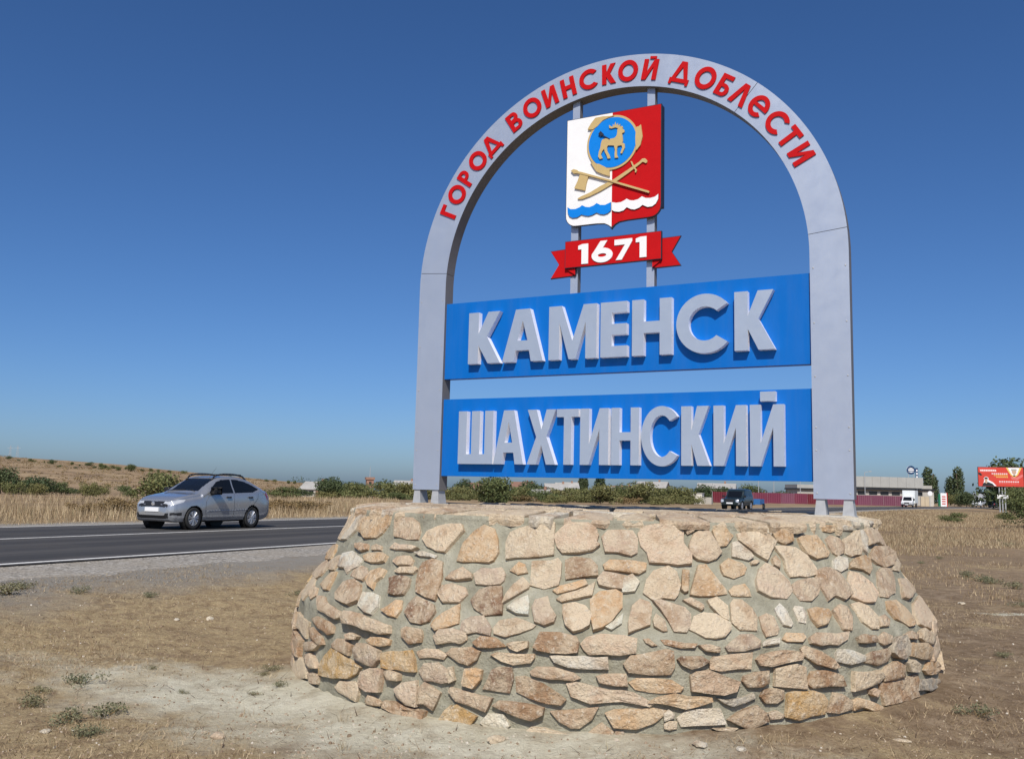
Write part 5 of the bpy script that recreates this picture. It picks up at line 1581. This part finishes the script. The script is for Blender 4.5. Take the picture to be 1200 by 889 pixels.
# small dry tussocks
n = 420
cy_ = 4.7 + 9.5*rg.uniform(0, 1, n); cx_ = rg.uniform(-.64, .64, n)*cy_
sandy = np.exp(-(((cx_+1.4)/1.9)**2 + ((cy_-7.0)/.7)**2)*1.2)
s_, q_ = sq(cx_, cy_)
ok = (np.hypot(cx_-PX, cy_-PY) > 3.1) & (q_ < 10.4) & (rg.uniform(0, 1, n) > sandy*.9 + .35*(cx_ > 1))
cx_, cy_ = cx_[ok], cy_[ok]
k_ = rg.integers(8, 34, len(cx_))
x = np.repeat(cx_, k_) + rg.normal(0, .03, k_.sum()); y = np.repeat(cy_, k_) + rg.normal(0, .03, k_.sum())
blades('dry_tussocks', x, y, gzv(x, y), rg.uniform(.03, .11, len(x)), rg.uniform(.002, .004, len(x)), rg.uniform(.15, .9, len(x)), 'small dry grass tussocks on the trampled ground', rg)
# pebbles and crumbs of mortar
n = 9000
y = 4.7 + 9*rg.uniform(0, 1, n)**1.4; x = rg.uniform(-.64, .64, n)*y; r = np.hypot(x-PX, y-PY)
ok = (r > 2.98); x, y, r = x[ok], y[ok], r[ok]
V = []; F = []
for a, b, rr_ in zip(x, y, r):
    sc = float(rg.uniform(.003, .011)) * (1.6 if rg.uniform() > .965 else 1)
    z = gz(a, b)
    n0 = len(V)
    ang = float(rg.uniform(0, 6.28))
    for k in range(5):
        t = ang + 1.2566*k; e = sc*float(rg.uniform(.7, 1.25)); V.append((a+e*math.cos(t), b+e*math.sin(t), z-.004))
    for k in range(5):
        t = ang + 1.2566*k; e = sc*.7*float(rg.uniform(.7, 1.2)); V.append((a+e*math.cos(t), b+e*math.sin(t), z+sc*.75*float(rg.uniform(.6, 1.2))))
    F += [(n0+k, n0+(k+1) % 5, n0+5+(k+1) % 5, n0+5+k) for k in range(5)] + [tuple(n0+5+k for k in range(5))]
def pebble_mat():
    m, nt, b = newmat('pebbles')
    gi = nd(nt, 'ShaderNodeNewGeometry')
    c = ramp(nt, gi.outputs['Random Per Island'], [(0, (.15,.105,.065)), (.45, (.27,.20,.135)), (.85, (.38,.31,.23)), (1, (.56,.52,.45))])
    nt.links.new(c, b.inputs['Base Color']); b.inputs['Roughness'].default_value = .95
    return m
M['pebble'] = pebble_mat()
tag(mk('pebbles', V, F, M['pebble']), 'small pebbles and crumbs strewn over the ground', 'pebbles', None, 'stuff')

# ---- individual weeds, stones and litter in front
def weed_mesh(seed, n, spread, h, size):
    rg = np.random.default_rng(seed); B = []
    for k in range(7):
        a = rg.uniform(0, 6.28); r = rg.uniform(0, 1)*spread
        B.append((r*math.cos(a), r*math.sin(a), h*rg.uniform(.25, .6), spread*.42, spread*.42, h*.38))
    q, F = blob_leaves(rg, B, n, size); q[:, 2] = np.maximum(q[:, 2], 0.002)
    mb = MB()
    for b in B: mb.tube((0, 0, -.02), b[:3], .004, .002, 4)
    return mesh_data('leaves', q.tolist(), F.tolist(), M['leaf_weed']), mb.data('stems', M['leaf_dry'])
WEED = [weed_mesh(20+k, 420, .16, .12, .0095) for k in range(4)]
def gpt(px, py, z=0.0):
    """ground point under a photo position"""
    u = (px-600)/1067.5; v = (py-444.5)/1067.5
    c, s = math.cos(R(1.349)), math.sin(R(1.349)); u, v = c*u+s*v, -s*u+c*v
    cp, sp_ = math.cos(R(7.005)), math.sin(R(7.005))
    dx, dy, dz = u, cp + v*sp_, sp_ - v*cp
    for _ in range(12):
        t = (z-EYE)/dz; z = gz(dx*t, dy*t)
    return Vector((dx*t, dy*t, z))
wl = [(95,800,1.0),(33,828,.9),(72,845,1.0),(124,838,1.05),(45,812,.7),(95,862,.8),(108,860,.6),(318,785,.6),(307,790,.45),(328,803,.5),(300,812,.4),(215,812,.35),(178,783,.4),(12,697,1.6),(30,690,1.2),(95,695,.9),(1150,681,1.8),(1135,676,1.5),(1165,684,1.5),(1182,640,1.6),(1172,634,1.2),(1190,690,1.5),(1197,712,1.0),(1145,838,.9),(1085,630,.9),(1100,655,.9),(1078,600+60,.8),(1175,770,.7),(350,690,1.0),(175,690,.8)]
for k, (px, py, sc) in enumerate(wl):
    p = gpt(px, py)
    side = 'right' if px > 600 else 'left'
    o = empty('weed', p, k*1.3, 'low grey-green weed on the bare ground to the %s of the pedestal' % side, 'weed', 'weeds on the %s' % side)
    o.scale = (sc, sc, sc*.85)
    lm_, st_ = WEED[k % 4]
    put('leaves', lm_, o); put('stems', st_, o)
def rock(px, py, sx, sy, sz, tone, label, cat='stone', name='loose_stone', group=None, seed=1):
    rg = random.Random(seed)
    bm = bmesh.new(); bmesh.ops.create_icosphere(bm, subdivisions=2, radius=1)
    for v in bm.verts:
        d = 1 + .28*noise.noise(v.co*1.6 + Vector((seed, 0, 0))) + .1*noise.noise(v.co*4+Vector((0, seed, 0)))
        v.co = Vector((v.co.x*sx*d, v.co.y*sy*d, max(-.4, v.co.z)*sz*d))
    me = bpy.data.meshes.new(name); bm.to_mesh(me); bm.free(); me.materials.append(M['stone'])
    p = gpt(px, py)
    o = put(name, me, None, p + Vector((0, 0, sz*.30)), (0, 0, rg.uniform(0, 6)))
    o.color = (*TONE[tone], 1)
    return tag(o, label, cat, group)
rock(255, 864, .055, .04, .028, 'p', 'loose cream stone lying in the left foreground', seed=2)
rock(53, 857, .045, .03, .012, 'w', 'flat white chip lying in the far left foreground', seed=3)
rock(246, 724, .05, .04, .03, 'w', 'small white stone in the straw left of the pedestal', seed=4)
rock(1078, 806, .06, .045, .03, 't', 'tan stone beside the right foot of the pedestal', seed=5)
rock(1127, 708, .07, .05, .02, 'w', 'flat pale stone on the bare patch right of the pedestal', seed=6)
rock(820, 873, .06, .04, .02, 'w', 'whitish stone chip in front of the pedestal', seed=7)
rock(868, 878, .04, .03, .015, 'w', 'smaller white chip right of the whitish one in front', seed=8)
rock(1057, 868, .06, .03, .012, 'c', 'flat cream stone in the right foreground', seed=9)
rock(582, 876-8, .06, .045, .03, 'c', 'cream stone lying against the front of the pedestal', seed=10)
rock(207, 726, .03, .03, .015, 'w', 'tiny white chip left of the white stone in the straw', seed=12)

# ================================================================ buildings and street furniture
M['conc'] = paint('pale_concrete', (.40, .38, .34), .85, 0, .15, .6, dirt=.3)
M['conc2'] = paint('grey_fascia', (.36, .36, .34), .7, 0, .1, .5, dirt=.2)
M['purple'] = paint('maroon_sheet', (.16, .028, .055), .5, 0, .10, .5, dirt=.12)
M['purple2'] = paint('faded_maroon_sheet', (.17, .055, .09), .5, 0, .10, .5, dirt=.12)
M['purple3'] = paint('dark_red_sheet', (.13, .012, .022), .5, 0, .10, .5, dirt=.12)
M['beige'] = paint('beige_wall', (.50, .42, .30), .8, 0, .1, .5, dirt=.2)
M['wwall'] = paint('whitewash', (.52, .49, .43), .85, 0, .2, 1.0, dirt=.4)
M['roofw'] = paint('pale_roof', (.36, .35, .33), .8, 0, .2, .7, dirt=.4)
M['roofr'] = paint('brown_roof', (.22, .12, .085), .8, 0, .15, .7)
M['roofb'] = paint('blue_roof', (.10, .17, .30), .6, 0, .1, .7)
M['brick'] = paint('brick_wall', (.30, .17, .12), .85, 0, .2, 1.0)
M['win'] = paint('dark_window', (.02, .023, .028), .15)
M['billred'] = paint('billboard_red', (.58, .045, .025), .5, 0, .1, .6)
M['yellow'] = paint('billboard_yellow', (.72, .52, .12), .5)
M['skin'] = paint('print_flesh', (.50, .34, .24), .6)
M['pinkp'] = paint('billboard_pink', (.66, .16, .14), .5)
M['logo'] = paint('sign_blue', (.015, .05, .13), .4)
M['green'] = paint('sign_green', (.02, .16, .08), .5)

def house(name, px, d, w, dp, h, rh, wall, roof, label, cat='house', rz=0.0, wins=2, z=None, door=True):
    x = col(px, d)
    o = empty(name, (x, d, tz(x, d) if z is None else z), rz, label, cat)
    mb = MB(); mb.box((-w/2, -dp/2, -.4), (w/2, dp/2, h))
    mb.add([(-w/2, -dp/2, h), (-w/2, dp/2, h), (-w/2, 0, h+rh*.96), (w/2, -dp/2, h), (w/2, dp/2, h), (w/2, 0, h+rh*.96)], [(0,2,1),(3,4,5)])
    mb.build('wall', wall, o)
    e = .25
    mb = MB()
    for s in (-1, 1):
        a = (-w/2-e, s*(dp/2+e), h-rh*e/(dp/2)); b = (w/2+e, s*(dp/2+e), h-rh*e/(dp/2)); c = (w/2+e, 0, h+rh); d_ = (-w/2-e, 0, h+rh)
        up = Vector((0, 0, .10))
        P = [Vector(v) for v in (a, b, c, d_)]
        Vv = P + [v+up for v in P]
        Fq = [(0,3,2,1),(4,5,6,7),(0,1,5,4),(1,2,6,5),(2,3,7,6),(3,0,4,7)]
        mb.add(Vv, Fq if s < 0 else [f[::-1] for f in Fq])
    rf = mb.build('roof', roof, o)
    mb = MB(); mb.box((w*.2, -.2, h+rh*.5), (w*.2+.45, .25, h+rh+.6)); mb.build('chimney', M['brick'], rf)
    for k in range(wins):
        cx = -w/2 + w*(k+1)/(wins+1 + (1 if door else 0))
        mb = MB(); mb.box((cx-.45, -dp/2-.03, h*.38), (cx+.45, -dp/2+.05, h*.78)); wn_ = mb.build('window', M['win'], o)
        mb = MB(); mb.box((cx-.52, -dp/2-.06, h*.33), (cx+.52, -dp/2-.032, h*.38)); mb.build('sill', M['roofw'], wn_)
    if door:
        mb = MB(); mb.box((w/2-w*.22-.4, -dp/2-.03, 0), (w/2-w*.22+.4, -dp/2+.05, min(2.0, h*.85))); mb.build('door', M['brick'], o)
    return o
hs = [(372,165,4.6,4,1.4,1.2,'wwall','roofw','low house with a broad white roof at the left end of the tree belt'),
      (440,150,3.0,3,.9,.6,'wwall','roofb','small blue-roofed shed at the rim of the pedestal on the left'),
      (653,225,6,5,2.2,1.4,'wwall','roofw','pale house with a light roof left of the twin poplars'),
      (664,250,6,5,2.6,1.5,'wwall','roofw','second pale house just left of the twin poplars'),
      (634,165,3,3,1.2,.7,'wwall','roofw','tiny white shed below the broad dark tree'),
      (672,280,7,6,3.0,1.6,'beige','roofw','beige house behind the pale houses'),
      (722,220,6,5,1.8,1.2,'wwall','roofw','pale house left of the round olive tree'),
      (731,240,6,5,2.2,1.2,'beige','roofr','beige house behind the pale one near the round tree'),
      (765,250,8,6,3.2,1.6,'wwall','roofw','pale house between the round olive tree and white hut'),
      (612,260,6,5,2.6,1.6,'beige','roofr','brown-roofed house peeping over the tree belt'),
      (556,280,6,5,2.4,1.5,'wwall','roofr','whitewashed house left of the largest tree'),
      (476,240,6,5,2.6,1.2,'wwall','roofw','white house behind the left leg of the sign'),
      (840,230,9,6,3.2,1.2,'beige','roofw','beige long roofed house behind the boxy car')]
for px, d, w, dp, h, rh, wa, ro_, lb in hs:
    house('house', px, d, w, dp, h, rh, M[wa], M[ro_], lb, rz=random.Random(px).uniform(-.4, .2))
# white hut at the end of the fence
M['hutwhite'] = paint('hut_whitewash', (.68, .65, .58), .85, 0, .12, 1.0, dirt=.25)
x = col(816, 152)
hut = empty('hut', (x, 152, tz(x, 152)), -.35, 'small flat-roofed white hut at the left end of the red fence', 'hut')
mb = MB(); mb.box((-1.2, -1.2, -.3), (1.1, 1.2, 1.75)); mb.build('wall', M['hutwhite'], hut)
mb = MB(); mb.box((-1.3, -1.3, 1.752), (1.2, 1.3, 1.86)); mb.build('roof', M['roofw'], hut)
mb = MB(); mb.box((-.7, -1.23, .75), (-.2, -1.15, 1.35)); mb.build('window', M['win'], hut)
mb = MB(); mb.box((1.1, -1.0, -.3), (2.6, .8, 1.15)); mb.build('annex', M['conc'], hut)
# brick tower with mast
x = col(433, 260)
tw = empty('brick_tower', (x, 260, tz(x, 260)), .3, 'slim brick tower with a mast rising from the tree belt', 'tower')
mb = MB(); mb.box((-1.0, -1.0, -.5), (1.0, 1.0, 4.2)); mb.box((-1.25, -1.25, 4.2), (1.25, 1.25, 4.9)); mb.build('shaft', M['brick'], tw)
mb = MB(); mb.tube((0, 0, 4.9), (0, 0, 8.0), .10, .04, 6); mb.build('mast', M['steel'], tw)
mb = MB(); mb.box((-.35, -1.04, 2.6), (.35, -.98, 3.6)); mb.build('window', M['win'], tw)
# far industrial heap at the horizon
for px, d, w, h, lb in ((387,900,9,9,'left block of the ruined brick works on the horizon'),(394,905,7,7,'right block of the ruined brick works on the horizon')):
    x = col(px, d); o = empty('brick_ruin', (x, d, tz(x, d)), .2, lb, 'ruin')
    mb = MB(); mb.box((-w/2, -3, -1), (w/2, 3, h*.45)); mb.box((-w/2, -3, h*.45), (-w/5, 3, h*.75)); mb.box((w/8, -3, h*.45), (w/2.6, 3, h*.62)); mb.build('wall', M['brick'], o)

# ---- red and maroon sheet fence
A = Vector((col(835, 185), 185)); B_f = Vector((col(1064, 200), 200))
fc = empty('sheet_fence', (A.x, A.y, tz(A.x, A.y)), 0, 'long maroon corrugated sheet fence beside the road behind the sign', 'fence')
n = 15
dirv = (B_f-A)/n; ln = dirv.length; ang = math.atan2(dirv.y, dirv.x)
cols_ = ['purple3','purple3','purple','purple','purple','purple2','purple','purple3','purple2','purple2','purple','purple2','purple2','purple2','purple2']
def corr(w, h):
    V = []; F = []; k = 24
    for i in range(k+1):
        t = i/k; y = .03 if (i//2) % 2 else -.03
        V += [(t*w, y, 0), (t*w, y, h), (t*w, y+.012, 0), (t*w, y+.012, h)]
    for i in range(k):
        a = 4*i; F += [(a, a+4, a+5, a+1), (a+2, a+3, a+7, a+6), (a+1, a+5, a+7, a+3), (a, a+2, a+6, a+4)]
    return V, F
Vc, Fc = corr(ln-.04, 2.15)
for k in range(n):
    p = A + dirv*k
    zb = tz(p.x, p.y) - fc.location.z
    mk('sheet_panel', Vc, Fc, M[cols_[k]], fc, loc=(p.x-A.x, p.y-A.y, zb+.05), rot=(0, 0, ang))
    mb = MB(); mb.box((-.04, .06, -.3), (.04, .14, 2.25)); mb.build('post', M['steel'], fc, loc=(p.x-A.x, p.y-A.y, zb), rot=(0, 0, ang))

# ---- long warehouse
d = 245
xa, xb = col(1000, d), col(1082, d)
wh = empty('warehouse', ((xa+xb)/2, d, tz((xa+xb)/2, d)), .06, 'long flat grey warehouse with a deep pale fascia on the right', 'warehouse')
w = xb-xa
mb = MB(); mb.box((-w/2, 0, -.5), (w/2, 14, 5.0)); mb.build('wall', M['conc'], wh)
fk = 8
for k in range(fk):
    mb = MB(); mb.box((-w/2+w*k/fk+.02, -.8, 4.6), (-w/2+w*(k+1)/fk-.02, 13, 7.4)); mb.build('fascia_panel', M['conc2'], wh)
mb = MB(); mb.box((-w/2, -.9, 3.9), (w/2, -.02, 4.15)); mb.build('canopy', M['black'], wh)
for k in range(6):
    mb = MB(); mb.box((-w/2+1.0+k*w/6, -.06, 2.6), (-w/2+1.0+k*w/6+2.2, .02, 3.5)); mb.build('window', M['win'], wh)
mb = MB(); mb.box((w/2-.02, 1, -.5), (w/2+3.8, 13, 4.0)); mb.box((w/2+1.0, 2.0, 4.0), (w/2+3.9, 13, 5.4)); mb.build('side_block', M['conc'], wh)
mb = MB(); mb.box((w/2-.1, .6, 4.0), (w/2+4.1, 1.0, 4.5)); mb.build('side_canopy', M['black'], wh)
# low shed left of the leg
x0_, x1_ = col(934, 250), col(990, 250)
sh = empty('low_shed', ((x0_+x1_)/2, 250, tz((x0_+x1_)/2, 250)), .05, 'low grey shed with dark eaves seen left of the right sign leg', 'shed')
w2 = x1_-x0_
mb = MB(); mb.box((-w2/2, 0, -.5), (w2/2, 9, 3.6)); mb.build('wall', M['conc'], sh)
mb = MB(); mb.box((-w2/2-.3, -.6, 3.602), (w2/2+.3, 9.3, 4.0)); mb.build('eaves', M['black'], sh)
mb = MB(); mb.box((-w2/2-.2, -.5, 4.002), (w2/2+.2, 9, 5.0)); mb.build('roof', M['conc2'], sh)
# round emblem on the roof with an upright banner
x = col(1073, d-2); zt_ = wh.location.z
em = empty('round_sign', (x, d-.2, zt_+7.4), 0, 'round blue and white emblem sign standing on the warehouse roof', 'sign')
mb = MB(); mb.tube((-.2, .02, 2.0), (-.2, .2, 2.0), 1.16, 1.16, 32); mb.build('board', M['white'], em)
for sx_ in (-.9, .5):
    mb = MB(); mb.tube((sx_, .1, 0), (sx_, .1, 1.4), .07); mb.build('leg', M['steel'], em)
mb = MB(); mb.lathe([(1.15,-.06),(1.15,0),(.85,0),(.85,-.06),(1.15,-.06)], 'Y', 32, (-.2, -.02, 2.0)); mb.build('ring', M['logo'], em)
mb = MB(); mb.box((-1.35, -.07, 1.72), (.95, -.02, 2.28)); mb.build('bar', M['logo'], em)
mb = MB(); mb.box((-.95, -.085, 1.86), (.55, -.072, 2.14)); mb.build('lettering', M['white'], em)
mb = MB(); mb.path([(-.85, -.05, 2.5), (-.5, -.05, 2.72), (-.2, -.05, 2.78), (.1, -.05, 2.72), (.45, -.05, 2.5)], .07, 6); mb.path([(-.8, -.05, 1.45), (-.2, -.05, 1.25), (.4, -.05, 1.45)], .07, 6); mb.build('arc', M['logo'], em)
x = col(1079, d-2)
bn = empty('upright_banner', (x, d-.2, zt_+5.4), 0, 'narrow dark upright banner beside the round emblem', 'banner')
mb = MB(); mb.box((-.32, 0, .6), (.32, .12, 4.6)); mb.build('board', M['logo'], bn)
mb = MB(); mb.tube((0, .2, -5.5), (0, .2, 4.4), .08); mb.build('pole', M['steel'], bn)
for k in range(4):
    mb = MB(); mb.box((-.18, -.02, 1.1+k*.85), (.18, -.002, 1.6+k*.85)); mb.build('glyph', M['white'], bn)
# beige yard wall and gate, price pylon
x0_, x1_ = col(1079, 222), col(1094, 222)
yw = empty('yard_wall', ((x0_+x1_)/2, 222, tz((x0_+x1_)/2, 222)), 0, 'short beige yard wall right of the white box truck', 'wall')
ww = x1_-x0_
for k in range(3):
    mb = MB(); mb.box((-ww/2+ww*k/3+.03, 0, -.3), (-ww/2+ww*(k+1)/3-.03, .3, 2.3)); mb.build('wall_panel', M['beige'] if k < 2 else M['wwall'], yw)
x = col(1106, 214)
pp = empty('price_pylon', (x, 214, tz(x, 214)), .1, 'white and red price board with a green edge right of the yard wall', 'sign')
mb = MB(); mb.box((-.75, 0, .1), (.75, .35, 3.2)); mb.build('board', M['white'], pp)
mb = MB(); mb.box((-1.25, .02, .1), (-.752, .33, 3.0)); mb.build('green_edge', M['green'], pp)
mb = MB(); mb.box((.752, .02, .0), (.95, .33, 3.3)); mb.build('red_edge', M['billred'], pp)
for k in range(4):
    mb = MB(); mb.box((-.45, -.03, .6+k*.55), (.45, -.002, .85+k*.55)); mb.build('price_row', M['billred'], pp)
x = col(1090, 210)
kp = empty('round_plate_sign', (x, 210, tz(x, 210)), 0, 'round white plate on a post above the yard wall', 'sign')
mb = MB(); mb.tube((0, 0, -.2), (0, 0, 2.6), .05); mb.build('post', M['steel'], kp)
mb = MB(); mb.tube((0, -.08, 3.0), (0, -.03, 3.0), .55, .55, 20); mb.build('plate', M['white'], kp)

# ---- billboard
def bpt(px, py, d):
    u = (px-600)/1067.5; v = (py-444.5)/1067.5
    c, s = math.cos(R(1.349)), math.sin(R(1.349)); u, v = c*u+s*v, -s*u+c*v
    cp, sp_ = math.cos(R(7.005)), math.sin(R(7.005))
    return Vector((u/(cp+v*sp_)*d, d, EYE + (sp_-v*cp)/(cp+v*sp_)*d))
c0 = bpt(1172.5, 558.6, 150)
x = c0.x
zb0 = tz(x, 150)
bb = empty('billboard', (x, 150, zb0), -.30, 'red roadside billboard with printed figures on three posts', 'billboard')
zc = c0.z - zb0
BW, BH = 6.75, 3.2
mb = MB(); mb.box((-BW/2, -.15, zc-BH/2), (BW/2, .15, zc+BH/2)); bd = mb.build('board', M['black'], bb)
def flat(nm, pts, mat, y): 
    P = [(BW*(a-.5)*.985, -.15-y, zc+BH*(.5-b)*.97) for a, b in pts]
    mk(nm, P, [tuple(range(len(P)-1, -1, -1))] if True else [], M[mat], bd)
def rc(a, b, c, d): return [(a, b), (c, b), (c, d), (a, d)]
flat('print', rc(0, 0, 1, 1), 'billred', .004)
flat('print', [(.02,.10),(.38,.10),(.42,.17),(.40,.24),(.06,.24)], 'pinkp', .008)
for k in range(9): flat('print_word', rc(.05+k*.04, .13, .05+k*.04+.03, .20), 'white', .012)
flat('print', [(.62,.01),(.97,.01),(.88,.40),(.80,.52),(.72,.40)], 'yellow', .008)
flat('print', [(.66,.01),(.92,.01),(.86,.36),(.80,.46),(.74,.36)], 'white', .012)
flat('print', [(.75,.14),(.84,.14),(.85,.28),(.80,.40),(.75,.28)], 'skin', .016)
flat('print', [(.74,.08),(.85,.08),(.86,.16),(.73,.16)], 'conc', .020)
flat('print', [(.77,.40),(.83,.40),(.82,.46),(.78,.46)], 'black', .020)
flat('print', [(.72,.48),(.86,.50),(.98,.34),(.99,.46),(.86,.66),(.74,.62)], 'pinkp', .010)
for r in range(3):
    for k in range(8 - r): flat('print_word', rc(.30+r*.05+k*.045, .31+r*.09, .30+r*.05+k*.045+.034, .355+r*.09), 'yellow' if r else 'white', .012)
for r in range(2):
    for k in range(9): flat('print_word', rc(.46+k*.05, .72+r*.09, .46+k*.05+.036, .765+r*.09), 'pinkp' if r else 'white', .012)
flat('print', [(.10,.98),(.13,.66),(.12,.58),(.15,.50),(.20,.50),(.23,.58),(.22,.66),(.33,.80),(.40,.98)], 'white', .008)
flat('print', [(.08,.99),(.10,.86),(.15,.78),(.22,.78),(.31,.86),(.36,.99)], 'black', .012)
flat('print', [(.145,.80),(.145,.62),(.17,.56),(.20,.62),(.20,.80),(.175,.86)], 'skin', .016)
flat('print', [(.135,.64),(.14,.53),(.205,.53),(.21,.64),(.17,.60)], 'black', .020)
flat('print', [(.005,.26),(.05,.30),(.09,.40),(.06,.46),(.005,.38)], 'black', .010)
for k in range(3):
    px_ = -.25 + k*.42
    mb = MB(); mb.tube((px_, .1, -.3), (px_, .1, zc-BH/2), .10, .10, 8); mb.build('post', M['steel'], bb)
mb = MB(); mb.box((-.6, -.02, 2.2), (1.0, .02, 2.8)); mb.build('plate', M['white'], bb)

# ---- lamp posts and masts
def lamp(px, d, h, label):
    x = col(px, d)
    o = empty('street_lamp', (x, d, tz(x, d)), random.Random(px).uniform(-.6, .6), label, 'lamp post', 'lamp posts behind the fence')
    mb = MB(); mb.tube((0, 0, -.3), (0, 0, h), .11, .07, 7); mb.build('post', M['steel'], o)
    mb = MB(); mb.tube((0, 0, h), (1.1, 0, h+.25), .05, .04, 6); mb.box((1.0, -.14, h+.18), (1.6, .14, h+.32)); mb.build('lamp_head', M['conc'], o)
for px, d, h, lb in ((889,215,5.6,'leftmost lamp post above the red fence'),(907,220,6.0,'lamp post above the middle of the red fence'),(938,225,5.6,'rightmost lamp post left of the right sign leg'),(1014,215,7.6,'lamp post in front of the warehouse fascia')):
    lamp(px, d, h, lb)
for px, d, h, lb in ((9,600,9.5,'left one of two power masts on the hilltop'),(17.5,600,9.5,'right one of two power masts on the hilltop')):
    x = col(px, d); o = empty('power_mast', (x, d, tz(x, d)-.5), .2, lb, 'mast', 'power masts on the hill')
    mb = MB()
    for sx_ in (-.9, .9): mb.tube((sx_, 0, 0), (sx_*.15, 0, h), .13, .09, 5)
    for k in range(5): mb.tube((-.9+.15*k, 0, k*h/5.5), (.9-.15*(k+1), 0, (k+1)*h/5.5), .06, .06, 4)
    mb.build('mast', M['steel'], o)
    mb = MB(); mb.box((-1.9, -.07, h*.82), (1.9, .07, h*.82+.14)); mb.build('cross_arm', M['steel'], o)
